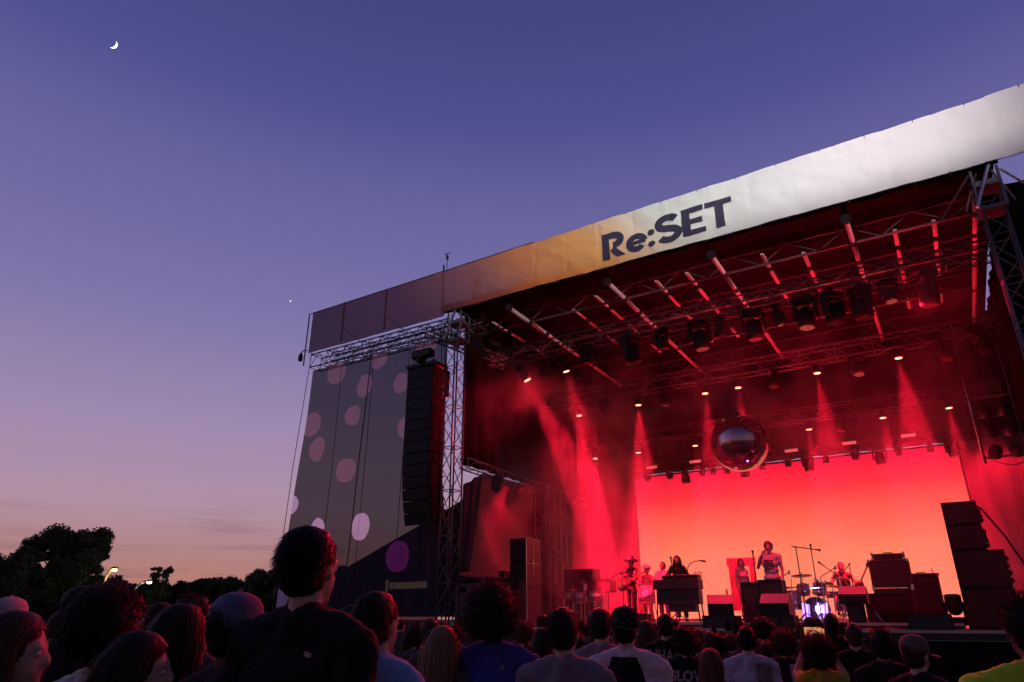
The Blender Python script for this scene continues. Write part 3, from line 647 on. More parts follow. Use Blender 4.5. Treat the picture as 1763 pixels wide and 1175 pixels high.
q = at(1474, 1050, Y=17.6); wedge('floor monitor raised before the drummer, bright top', (q.x, 17.6, ZR + .36), .56, .38, 0)
def case(label, loc, d, m=None, rz=0, grp=None, cat='case'):
    t = thing('flight_case', label, cat, loc, rz, grp)
    b = MB(); b.box((0, 0, d[2] / 2), d); b.build('case_body', m or M_CASE, t, bevel=.01)
    b = MB()
    for sx in (-.5, .5):
        for sy in (-.5, .5): b.box((sx * d[0], sy * d[1], d[2] / 2), (.025, .025, d[2] + .004))
    for sz in (0.01, .99): 
        for sy in (-.5, .5): b.box((0, sy * d[1], d[2] * sz), (d[0] + .02, .022, .022))
    b.build('edge_rail', M_BLKM, t); return t
case('low black case under the floor monitor by the keyboard rig', (at(1243, 1066, Y=16.75).x, 16.75, ZD), (.72, .5, .25))
case('low black case under the floor monitor before the singer', (at(1341, 1066, Y=16.75).x, 16.75, ZD), (.7, .5, .25))
case('black case under the raised monitor before the drummer', (at(1474, 1050, Y=17.6).x, 17.6, ZR), (.3, .35, .35))
case('tall black case at the left hand of the singer', (at(1294, 1000, Y=17.5).x, 17.5, ZR), (.42, .4, .86))
case('black instrument desk in front of the singer', (at(1328, 1000, Y=17.4).x, 17.4, ZR), (.5, .45, .9))
case('long low black case at the right stage edge', (at(1605, 1085, Y=16.3).x, 16.3, ZD), (.72, .45, .27))
case('small square case at the feet of the guitarist', (at(1102, 1055, Y=17.2).x, 17.2, ZD), (.42, .35, .3), mat('case_mauve', (.12, .07, .08), .6, 0, .2))
case('open black box on the stand right of the left toms', (at(1035, 1005, Y=19.3).x, 19.3, 2.32), (.72, .45, .34))
case('black amplifier rack behind the left toms', (at(1002, 990, Y=20.0).x, 20.0, ZD), (.95, .5, 1.6), M_GRL)
case('speaker cabinet under the drum monitor side, right of the drummer', (at(1512, 1040, Y=19.6).x, 19.6, ZR), (.5, .45, .5), M_GRL)
case('black wedge shaped trunk under the amplifier stack', (at(1530, 1040, Y=18.6).x, 18.6, ZR), (.72, .55, .6), M_CAB)

# amplifier stacks
def amp(label, loc, w_, h_, d_=.4, rz=0, grp='amplifiers on the right of the band'):
    t = thing('guitar_amplifier', label, 'amplifier', loc, rz, grp)
    b = MB(); b.box((0, 0, h_ / 2), (w_, d_, h_)); b.build('cabinet', mat('amp_tolex', (.03, .024, .026), .7, 0, .3, 40, .4, 200), t, bevel=.015)
    b = MB(); b.box((0, -d_ / 2 - .002, h_ * .46), (w_ * .9, .01, h_ * .8)); b.build('grille_cloth', M_GRL, t)
    b = MB(); b.box((0, -d_ / 2 - .006, h_ * .94), (w_ * .9, .014, h_ * .06))
    for k in range(5): b.cyl((-w_ * .3 + k * w_ * .15, -d_ / 2 - .012, h_ * .94), (-w_ * .3 + k * w_ * .15, -d_ / 2 - .03, h_ * .94), .009, n=8)
    b.build('control_panel', M_BLKM, t)
    b = MB()
    for sx in (-.5, .5):
        for sz in (.03, .97): b.box((sx * w_ * .96, -d_ / 2, h_ * sz), (.06, .03, .06)); b.box((sx * w_ * .96, -d_ / 2 - .01, h_ * sz), (.03, .03, .03))
    b.build('corner_guard', M_CHR, t)
    b = MB(); b.tube([(-.1, 0, h_), (-.08, 0, h_ + .03), (.08, 0, h_ + .03), (.1, 0, h_)], .012); b.build('handle', M_BLK, t)
    return t
a = at(1528, 960, Y=19.4)
amp('lower cabinet of the tall amplifier stack right of the drummer', (a.x, 19.4, ZR), .84, .74)
amp('upper cabinet of the tall amplifier stack right of the drummer', (a.x, 19.4, ZR + .76), .86, .62)
amp('thin amplifier head with knobs topping the tall stack', (a.x + .02, 19.4, ZR + 1.4), .7, .12, .34)
amp('leaning dark cabinet at the far right of the amplifiers', (at(1588, 1000, Y=19.6).x, 19.6, ZR), .62, 1.06, .5, .2)
o = MB()
for k in range(4):
    pts = [(at(1606 + k * 2, 990, Y=19.4).x, 19.4, 2.7 - k * .1)] + [(at(1608 + 5 * math.sin(j + k), 990 + j * 14, Y=19.4).x, 19.4, 2.6 - j * .2) for j in range(1, 6)]
    o.tube(pts, .01)
tag(o.build('cable', M_BLK), 'tangle of cables down the side of the leaning amplifier', 'cable')

def stand(label, px, py, Y, zb, boom=None, name='microphone_stand', tip=None, zt=None):
    """tripod stand, optional boom ending at a pixel-measured point; microphone on the tip"""
    p = at(px, py, Y=Y); t = thing(name, label, 'microphone stand', (p.x, Y, zb)); h_ = p.z - zb
    b = MB(); b.cyl((0, 0, .05), (0, 0, h_), .016, .011, 8); b.build('pole', M_BLKM, t)
    b = MB()
    for k in range(3): a_ = k * 2.094 + .3; b.cyl((0, 0, .2), (.32 * math.cos(a_), .32 * math.sin(a_), .015), .011, n=6)
    b.build('tripod', M_BLKM, t)
    e = Vector((0, 0, h_)); dr = Vector((0, .1, 1))
    if boom:
        q_ = at(*boom, Y=Y - .15); e2 = q_ - Vector((p.x, Y, zb)); back = e + (e - e2) * .25
        b = MB(); b.cyl(back, e2, .011, n=8); b.ell(e, .025, 8, 6); b.build('boom', M_BLKM, t); dr = (e2 - e).normalized(); e = e2
    b = MB(); b.cyl(e, e + dr * .13, .012, .02, 10); b.ell(e + dr * .16, .03, 10, 8); b.build('microphone', M_BLKM, t, True)
    return t
stand('tall microphone stand with long boom left of the drums', 1370, 942, 18.6, ZR, (1400, 946))
stand('second tall microphone stand between the boom stand and the cymbals', 1397, 950, 19.2, ZR)
stand('silver microphone stand left of the singer', 1297, 962, 17.0, ZR)
stand('boom microphone pointing at the drummer from the left', 1440, 990, 20.3, ZR, (1419, 975))
stand('boom microphone crossing the drummer from the right', 1462, 972, 18.9, ZR, (1454, 982))
stand('angled microphone stand in front of the guitarist', 1071, 988, 17.9, ZD, (1078, 984))
stand('low boom microphone left of the guitarist', 1046, 1000, 18.4, ZD, (1062, 990))
stand('microphone stand before the long haired keyboard player', 1158, 985, 17.6, ZR, (1156, 970))
t = thing('gooseneck_microphone', 'arched gooseneck microphone right of the keyboard rig', 'microphone', at(1183, 995, Y=18.2))
b = MB(); base = at(1183, 995, Y=18.2); pts = [at(x, y, Y=18.2) - base for x, y in ((1183, 995), (1184, 978), (1188, 971), (1196, 967), (1205, 965.5))]; b.tube(pts, .012, 8); b.build('neck', M_BLKM, t, True)
b = MB(); b.cyl(pts[-1], pts[-1] + Vector((.14, 0, -.03)), .018, .028, 10); b.build('microphone', M_BLKM, t, True)

# keyboard rig
kb = at(1166, 1000, Y=18.0); t = thing('keyboard_rig', 'wide black keyboard rig left of centre with keys facing the player', 'keyboard', (kb.x, 18.0, ZR))
b = MB(); b.box((0, 0, .88), (1.2, .42, .24)); b.build('piano_body', M_CASE, t, bevel=.015)
b = MB(); b.box((.1, .05, 1.06), (.95, .34, .09)); b.build('synthesizer', M_BLKM, t, bevel=.01)
b = MB()
for k in range(26): b.box((-.3 + k * .032, .15, 1.115), (.026, .14, .018))
b.build('keys', M_WHT, t)
b = MB(); b.box((.02, .02, .58), (1.1, .34, .34)); b.box((.1, .02, .33), (.7, .3, .2)); b.build('lower_case', M_CASE, t, bevel=.01)
for sx, sy in ((-.55, -.15), (.55, -.15), (-.55, .18), (.55, .18)): b = MB(); b.cyl((sx, sy, 0), (sx * .9, sy, .8), .018, n=8); b.build('leg', M_BLKM, t)
b = MB(); b.sheet(lambda u, v: (.58 + .32 * u, .05 + .1 * v + .03 * math.sin(u * 20), 1.2 - .5 * u - .02 * v), 20, 6); b.build('cloth', mat('pink_cloth', (.5, .2, .2), .8, 0, .2), t, True)
b = MB()
for k in range(5): b.cyl((.45 + k * .05, 0, 1.1), (.45 + k * .05, 0, 1.17 + .02 * (k % 2)), .014, n=8)
b.build('knobs', M_CHR, t)

# open frame (tall dark board with a gap) behind the woman in white
t = thing('board_frame', 'tall dark board with a window gap behind the woman in white', 'board', (0, 21.6, 0))
def pxbox(b, x0, y0, x1, y1, Y, d=.12):
    p, q_ = at(x0, y0, Y=Y), at(x1, y1, Y=Y); b.box(((p.x + q_.x) / 2, Y - 21.6, (p.z + q_.z) / 2), (abs(q_.x - p.x), d, abs(p.z - q_.z)))
for nm, a_ in (('header', (1251, 962, 1301, 974)), ('side_panel', (1255, 974.3, 1281, 1052)), ('side_panel', (1290, 974.3, 1309, 1052)), ('lower_panel', (1281.2, 1001, 1289.8, 1052)), ('foot', (1252, 1015, 1254.8, 1060))):
    b = MB(); pxbox(b, *a_, 21.6); b.build(nm, mat('dark_board', (.05, .02, .02), .6, 0, .25), t)

# drums
def drum(b, c, r, h_, axis=(0, 0, 1)): b.lathe(c, [(r, 0), (r, h_)], 22, axis)
def drumpart(t, nm, c, r, h_, axis=(0, 0, 1), m=None):
    ax = Vector(axis).normalized(); b = MB(); drum(b, c, r, h_, axis); s = b.build(nm, m or M_SHELL, t, True); s.data.polygons.foreach_set('use_smooth', [len(p.vertices) == 4 for p in s.data.polygons])
    b = MB(); 
    for k in (0, h_): cc = Vector(c) + ax * k; b.lathe(cc - ax * .012, [(r * 1.0, 0), (r * 1.045, 0), (r * 1.045, .024), (r * 1.0, .024)], 22, axis)
    b.build('hoop', M_CHR, s, True)
    b = MB(); cc = Vector(c) + ax * (h_ + .001); b.cyl(cc, cc + ax * .004, r * .97, n=22); b.build('head', M_HEAD, s)
    b = MB()
    for k in range(6):
        a_ = k * PI / 3; q_ = ax.to_track_quat('Z', 'Y').to_matrix() @ Vector((math.cos(a_) * r * 1.03, math.sin(a_) * r * 1.03, 0)); b.cyl(Vector(c) + q_, Vector(c) + q_ + ax * h_, .008, n=5)
    b.build('lug', M_CHR, s)
def cymbal(t, c, r, tilt=(0, 0, 1), zb=None, m=None):
    b = MB(); b.lathe(c, [(r, 0), (r * .98, .006), (r * .3, .03), (r * .22, .045), (.01, .06)], 26, tilt); b.build('cymbal', m or M_CYM, t, True)
    if zb is not None:
        b = MB(); b.cyl((c[0], c[1], zb), (c[0], c[1], c[2] + .1), .012, n=7)
        for k in range(3): a_ = k * 2.1; b.cyl((c[0], c[1], zb + .25), (c[0] + .25 * math.cos(a_), c[1] + .25 * math.sin(a_), zb + .01), .01, n=5)
        b.build('cymbal_stand', M_CHR, t)
dk = at(1412, 1040, Y=20.3); t = thing('drum_kit', 'large silver drum kit glinting violet at the centre right of the stage', 'drum kit', (dk.x, 20.3, ZR))
drumpart(t, 'bass_drum', (-.05, -.45, .30), .28, .45, (0, 1, 0))
drumpart(t, 'tom', (-.32, -.2, .68), .15, .2, (-.1, .4, 1)); drumpart(t, 'tom', (.05, -.2, .68), .16, .22, (.1, .4, 1)); drumpart(t, 'floor_tom', (.55, .1, .25), .2, .42)
drumpart(t, 'snare_drum', (.3, .35, .58), .17, .14); drumpart(t, 'floor_tom', (-.62, -.1, .3), .19, .45)
cymbal(t, (-.35, 0, 1.12), .26, (-.05, .1, 1), 0); cymbal(t, (.55, .2, 1.02), .24, (.15, .1, 1), 0); cymbal(t, (.25, -.3, .9), .2, (0, .2, 1), 0); cymbal(t, (-.85, .2, .82), .2, (0, 0, 1), 0); cymbal(t, (.9, -.1, .78), .28, (.1, -.15, 1), 0)
b = MB()
for k in range(9): b.cyl((-.8 + k * .2, -.5 + .1 * math.sin(k), .02), (-.74 + k * .19, -.35 + .15 * math.cos(k * 2), .95 + .1 * math.sin(k * 2)), .011, n=6)
b.tube([(-.95, -.6, .02), (-.9, -.6, 1.0), (-.6, -.3, 1.2)], .012); b.tube([(.9, -.5, .02), (.85, -.5, .95), (.5, -.2, 1.15)], .012); b.tube([(.2, -.6, .02), (.2, -.6, 1.05), (.5, 0, 1.3)], .012)
for q_ in ((-.6, -.3, 1.2), (.5, -.2, 1.15), (.5, 0, 1.3), (-.3, -.5, .9), (.1, -.5, .95), (.65, -.3, .8)): b.ell(q_, (.035, .035, .06), 8, 6)
b.tube([(-.8, -.3, .85), (-.2, -.45, .8), (.4, -.4, .82), (.9, -.1, .75)], .014); b.build('rack', M_CHR, t)
b = MB()
for k, x in enumerate((-.34, -.26, .02, .14, .22)): b.cyl((x, -.62, .04), (x + .03, -.6, .44 - .03 * (k % 2)), .022 + .008 * (k == 0), n=10)
b.build('violet_glow_tube', mat('violet_tube', (.5, .4, .9), .3, 0, 0, emit=(.45, .28, 1), estr=1.6), t)  # glow put into added tubes for the violet light on the shells
light('POINT', 'drum_light', t, (0, -.75, .3), 16, (.5, .25, 1), .1)
t = thing('drum_throne', 'round stool under the drummer', 'stool', (at(1449, 1020, Y=21.4).x, 21.4, ZR))
b = MB(); b.lathe((0, 0, .5), [(.14, 0), (.17, .02), (.17, .07), (.12, .09)], 18); b.build('seat', M_BLK, t, True)
b = MB(); b.cyl((0, 0, .1), (0, 0, .5), .02)
for k in range(3): b.cyl((0, 0, .22), (.24 * math.cos(k * 2.1), .24 * math.sin(k * 2.1), .01), .012)
b.build('leg', M_CHR, t)
pk = at(1010, 1020, Y=18.6); t = thing('percussion_set', 'pair of clear rimmed toms with stands at the left of the stage', 'drums', (pk.x, 18.6, ZD))
drumpart(t, 'tom', (-.2, 0, .62), .19, .26, (-.1, -.15, 1)); drumpart(t, 'tom', (.26, .05, .66), .2, .25, (.1, -.15, 1)); drumpart(t, 'small_drum', (-.5, -.1, .72), .12, .14)
cymbal(t, (-.25, .35, 1.15), .16, (0, 0, 1), 0); cymbal(t, (-.6, .3, .95), .15, (.2, 0, 1), 0)
b = MB()
for x in (-.45, -.2, .05, .26, .5): b.cyl((x, .05, .02), (x * .95, 0, .64), .012, n=6)
for x in (-.3, .3): b.cyl((x - .15, -.12, .36), (x + .15, -.12, .38), .012, n=6)
b.tube([(.5, 0, .02), (.52, 0, .8), (.44, 0, .84), (.3, 0, .84)], .014); b.build('stand', M_CHR, t)
b = MB(); b.box((-.02, -.02, 1.02), (.09, .06, .16)); b.box((-.62, -.1, .5), (.2, .12, .04)); b.build('clip_microphone', M_WHT, t)
cg = at(1113, 1010, Y=20.2); t = thing('conga_drum', 'white drum before the player in the pale cowboy hat', 'drum', (cg.x, 20.2, ZD)); drumpart(t, 'shell', (0, 0, .62), .24, .5, m=mat('conga_white', (.5, .42, .42), .4, 0, .1))
b = MB()
for k in range(3): b.cyl((.2 * math.cos(k * 2.1), .2 * math.sin(k * 2.1), .7), (.3 * math.cos(k * 2.1), .3 * math.sin(k * 2.1), 0), .014)
b.build('leg', M_CHR, t)
b = MB(); c0 = at(1540, 1052, Y=17.9)
for k in range(7): b.tube([(c0.x + (.28 + .02 * k) * math.cos(a_ / 10 * 2 * PI), 17.9 + .2 * math.sin(a_ / 10 * 2 * PI), ZR + .03 + .028 * k) for a_ in range(11)], .013, 5)
tag(b.build('cable_coil', M_BLK), 'coil of black cable before the amplifier stack', 'cable')
for i, (x0, y0, x1, y1) in enumerate(((1498, 1052, 1550, 1078), (1460, 1060, 1500, 1050), (1130, 1066, 1215, 1064))):
    p, q_ = at(x0, y0, Y=17.4), at(x1, y1, Y=16.6); b = MB(); pts = [p.lerp(q_, k / 8) for k in range(9)]
    pts = [Vector((v.x, v.y + .08 * math.sin(k * 1.7 + i), ZR + .012 if v.y > 17.2 else ZD + .012)) for k, v in enumerate(pts)]
    b.tube(pts, .01); tag(b.build('cable', mat('cable_red', (.3, .15, .15), .5)), ('pale cable trailing from the cable coil to the stage edge', 'short cable on the floor below the drummer', 'cable along the floor below the keyboard rig')[i], 'cable')
fl = moving_head('round stage light standing on the floor right of the amplifiers, aimed up', 'floor lights', 1.1); fl.location = at(1648, 1066, Y=18.3); fl.location.z = ZD + .06; fl.rotation_euler = (PI, 0, .4)
light('SPOT', 'uplight', None, (-.3, 18.4, 2.3), 4000, LR, .1, math.radians(75), .8, (-1.5, .5, 8))
light('SPOT', 'uplight', None, (-6.5, 22.6, 2.0), 2600, LR, .1, math.radians(95), .8, (0, -3.2, 8))
light('SPOT', 'uplight', None, (-3.0, 24.8, 2.0), 2400, LR, .1, math.radians(90), .8, (1, -3.2, 8))
o = fl
t = thing('electric_guitar', 'guitar on a stand with its headstock rising right of the drummer', 'guitar', at(1478, 1010, Y=20.6))
b = MB(); hp = at(1494, 973, Y=20.6) - at(1478, 1010, Y=20.6); b.cyl((0, 0, 0), hp, .022, .018, 8); b.box(hp * 1.06, (.09, .03, .17), (0, .42, 0)); b.build('neck', M_WOOD, t)
b = MB(); b.ell((-.02, 0, -.12), (.16, .025, .19), 16, 8); b.ell((.03, 0, .05), (.11, .025, .1), 12, 8); b.build('guitar_body', M_WOOD, t, True)
b = MB(); b.cyl((0, .05, -.2), (0, .15, ZR - t.location.z), .015); b.build('stand', M_BLKM, t)
# ladder of lamps hanging at the right of the screen
p0, p1 = at(1668, 690, Y=21.5), at(1684, 800, Y=21.5)
t = thing('lamp_ladder', 'hanging ladder of dark lamps at the right, one edge shining red', 'lamp ladder', (p0.x, 21.5, p1.z)); hh = p0.z - p1.z
b = MB(); b.cyl((0, 0, 0), (0, 0, hh + 1.5), .035, n=10); b.build('pole', M_ALU, t, True)
b = MB(); b.cyl((.95, 0, .2), (.95, 0, hh + 1.5), .03, n=8)
for k in range(4): b.box((.47, 0, .15 + k * hh / 3.2), (1.0, .06, .05))
b.build('crossbar', M_ALUD, t)
for k in range(3):
    for x in (.28, .72):
        b = MB(); b.lathe((x, -.1, .02 + k * hh / 3.2 + .25), [(.09, -.18), (.15, -.14), (.16, .05), (.1, .16), (.03, .2)], 16, (.3 * math.sin(k * 2 + x * 5), -.6, .6)); b.build('lamp_head', M_BLK, t, True)
for k in range(2): b = MB(); b.tube([(.1 + .14 * j, -.15, .1 + k * .9 - .22 * math.sin(j * PI / 7)) for j in range(8)], .014); b.build('cable_loop', M_BLKM, t)
light('SPOT', 'ladder_wash', None, (-2.0, 19.5, 2.0), 900, LR, .1, math.radians(50), .9, (3.2, 2, 5))
#@@PEOPLE
# ------------------------------------------------------------------ people
TEXN = {}
def cloud(size):
    if size not in TEXN:
        t = bpy.data.textures.new('folds', 'CLOUDS'); t.noise_scale = size; t.noise_depth = 2; TEXN[size] = t
    return TEXN[size]
def soft(b, name, mats, voxel=.012, it=4, parent=None, disp=()):
    """one continuous skin grown over overlapping limb volumes"""
    me = b.mesh('tmp'); o = bpy.data.objects.new('tmp', me); sc.collection.objects.link(o)
    r = o.modifiers.new('r', 'REMESH'); r.mode = 'VOXEL'; r.voxel_size = voxel; r.adaptivity = 0
    s = o.modifiers.new('s', 'SMOOTH'); s.factor = .5; s.iterations = it
    for st_, sz in disp: q_ = o.modifiers.new('d', 'DISPLACE'); q_.texture = cloud(sz); q_.strength = st_; q_.mid_level = .5; q_.texture_coords = 'LOCAL'
    bpy.context.view_layer.update(); m2 = bpy.data.meshes.new_from_object(o.evaluated_get(bpy.context.evaluated_depsgraph_get()))
    bpy.data.objects.remove(o); m2.name = name; m2.materials.clear(); m2.materials.append(mats)
    m2.polygons.foreach_set('use_smooth', [True] * len(m2.polygons))
    q = bpy.data.objects.new(name, m2); sc.collection.objects.link(q); q.parent = parent; return q

def skinm(n, c): return mat('skin_' + n, c, .5, 0, .08, 20, .15, 150)
SKIN = {'pale': skinm('pale', (.52, .33, .26)), 'tan': skinm('tan', (.38, .22, .15)), 'brown': skinm('brown', (.16, .085, .055))}
def clothm(n, c, **k): return mat('cloth_' + n, c, .9, 0, .15, 8, .6, 14, sheen=.06, spec=.15, **k)
HAIRC = {n: mat('hair_' + n, c, .5, 0, .3, 25, spec=.22) for n, c in dict(black=(.012, .01, .01), dark=(.028, .017, .012), brown=(.06, .032, .02), auburn=(.11, .045, .025), blonde=(.26, .17, .09), grey=(.25, .23, .22)).items()}

def hand(b, w_, d, palm, curl=.5, s=1.0, side=1):
    """wrist point, hand direction, palm normal, curl 0..1.6; side = +1 puts the thumb on cross(d, palm)"""
    d = Vector(d).normalized(); n = Vector(palm); n = (n - d * n.dot(d)).normalized(); x = d.cross(n) * side; w_ = Vector(w_)
    Rm = Matrix((x, d, n)).transposed(); b.ell(w_ + d * .048 * s, (.038 * s, .052 * s, .016 * s), 12, 8, Rm)
    for k, ln in enumerate((.068, .076, .07, .056)):
        p = w_ + d * .088 * s + x * (.027 - .018 * k) * s; dd = d.copy(); L3 = ln * s
        for j, fr in enumerate((.45, .32, .23)):
            a = curl * (.5 + .5 * j); dd = (d * math.cos(a) + n * math.sin(a)).normalized(); q = p + dd * L3 * fr; b.cap(p, q, (.0092 - j * .0006) * s, (.0088 - j * .0008) * s, 8); p = q
    p = w_ + d * .03 * s + x * .034 * s; q = p + (d * .55 + x * .75 + n * .3).normalized() * .036 * s; b.cap(p, q, .0125 * s, .0105 * s, 8)
    q2 = q + (d * .9 + x * (.25 - .4 * curl) + n * .5 * curl).normalized() * .032 * s; b.cap(q, q2, .0105 * s, .009 * s, 8)

DEF_ARM = {s: (Vector((.235 * s, -.03, 1.14)), Vector((.25 * s, .06, .90)), Vector((0, .15, -1)), Vector((-s, 0, 0)), .35) for s in (-1, 1)}
def figure(label, skin='pale', shirt=None, trousers=None, hair=('short', 'dark'), seed=0, voxel=.012, lean=0.0, arms=None, hy=0.0, hp=0.0, build=1.0, sleeves=.5, fem=False,
           strands=1400, sit=False, jacket=False, legs=None, face=True, strand_w=.0028):
    rnd = random.Random(seed); T = Matrix.Translation((0, 0, .97)) @ Matrix.Rotation(-lean, 4, 'X') @ Matrix.Translation((0, 0, -.97))
    tp_ = lambda p: T @ Vector(p)
    HM = T @ Matrix.Translation((0, -.005, 1.58)) @ Matrix.Rotation(hy, 4, 'Z') @ Matrix.Rotation(hp + lean * .6, 4, 'X') @ Matrix.Translation((0, .005, -1.58)); H_ = lambda p: HM @ Vector(p); HR = HM.to_3x3(); TR = T.to_3x3()
    bw = build * (.93 if fem else 1); A = dict(DEF_ARM); A.update(arms or {})
    sh = {s: tp_((.178 * bw * s, -.01, 1.455)) for s in (-1, 1)}
    def torso(b, e):
        b.ell(tp_((0, 0, .97)), (.158 * bw + e, .112 * build + e, .13 + e), 16, 10, TR); b.ell(tp_((0, .005, 1.14)), (.138 * bw + e, .1 * build + e, .17), 16, 10, TR)
        b.ell(tp_((0, 0, 1.32)), (.165 * bw + e, .108 * build + e, .175), 16, 10, TR)
        if fem:
            for s in (-1, 1): b.ell(tp_((.07 * s, .075, 1.31)), (.062 + e * .5,) * 3, 10, 8)
        b.cap(sh[-1], sh[1], .058 + e, .058 + e, 12)
        if e: b.cap(tp_((0, -.015, 1.42)), tp_((0, -.03, 1.505)), .078 + e, .052 + e, 14)
        for s in (-1, 1): b.cap(tp_((.03 * s, -.02, 1.535)), sh[s] + Vector((-.02 * s, 0, .012)), .04 + e, .046 + e, 12)
    def arm(b, s, e, f0=0, f1=1):
        el_, wr = A[s][0], A[s][1]
        if f1 >= 1: b.cap(sh[s], el_, .05 + e, .04 + e, 12); b.cap(el_, wr, .041 + e, .026 + e, 12)
        else: q = sh[s].lerp(el_, f1 * 1.0); b.cap(sh[s], sh[s].lerp(el_, f1 * .5), .052 + e, .052 + e, 12); b.cyl(sh[s], q, .054 + e, .056 + e, 14)
    LG = legs or {s: (Vector((.095 * s, .02, .5)), Vector((.11 * s, -.02, .085)), Vector((.13 * s, .13, .03))) for s in (-1, 1)}
    hipp = {s: Vector((.088 * s, 0, .93)) for s in (-1, 1)}
    b = MB(); torso(b, 0); b.cap(tp_((0, -.025, 1.47)), H_((0, -.012, 1.62)), .056 * (.88 if fem else 1), .052 * (.9 if fem else 1), 12)
    b.ell(H_((0, -.012, 1.70)), (.076, .094, .098), 16, 12, HR); b.ell(H_((0, .022, 1.645)), (.058, .068, .08), 14, 10, HR)
    for s in (-1, 1): b.ell(H_((.078 * s, -.008, 1.672)), (.011, .02, .031), 8, 8, HR)
    if face:
        b.cap(H_((0, .082, 1.69)), H_((0, .101, 1.655)), .011, .016, 8); b.cap(H_((-.034, .074, 1.705)), H_((.034, .074, 1.705)), .013, .013, 8); b.cap(H_((-.019, .082, 1.618)), H_((.019, .082, 1.618)), .009, .009, 8); b.ell(H_((0, .07, 1.585)), (.025, .022, .02), 8, 6)
    for s in (-1, 1):
        arm(b, s, 0); hand(b, A[s][1], A[s][2], A[s][3], A[s][4], side=(A[s][5] if len(A[s]) > 5 else 1))
        kn, an, to_ = LG[s]; b.cap(hipp[s], kn, .082, .056, 12); b.cap(kn, an, .055, .036, 12); b.cap(an, to_, .036, .028, 10)
    body = soft(b, 'person', SKIN[skin], voxel, 3); tag(body, label, 'person')
    if face:
        for s in (-1, 1): e_ = MB(); e_.ell(H_((.029 * s, .0705, 1.684)), .0118, 10, 8); e_.build('eye', mat('eye_white', (.6, .58, .55), .2, 0, .05), body, True)
    vx = max(voxel, .011)
    b = MB(); torso(b, .016)
    for s in (-1, 1): arm(b, s, .01, 0, sleeves if sleeves < 1 else 1.0) if sleeves < 1 or True else None
    so = soft(b, 'shirt' if not jacket else 'jacket', shirt or clothm('grey', (.2, .2, .22)), vx, 3, body, disp=((.04, .11), (.014, .035)))
    b = MB(); b.ell((0, 0, .95), (.158 * bw + .012, .112 * build + .014, .125), 16, 10)
    for s in (-1, 1): kn, an, to_ = LG[s]; b.cap(hipp[s], kn, .1, .074, 12); b.cyl(kn, an + Vector((0, 0, .03)), .074, .062, 12); b.ell(kn, .073, 10, 8)
    soft(b, 'trousers', trousers or clothm('denim_dark', (.025, .03, .05)), vx, 3, body)
    for s in (-1, 1):
        kn, an, to_ = LG[s]; f_ = MB(); f_.cap(an + Vector((0, -.03, -.035)), to_ + Vector((0, .02, .01)), .045, .038, 10); soft(f_, 'shoe', M_BLK, .014, 2, body)
    make_hair(body, hair[0], HAIRC[hair[1]], H_, HR, rnd, strands, strand_w, HM)
    return body

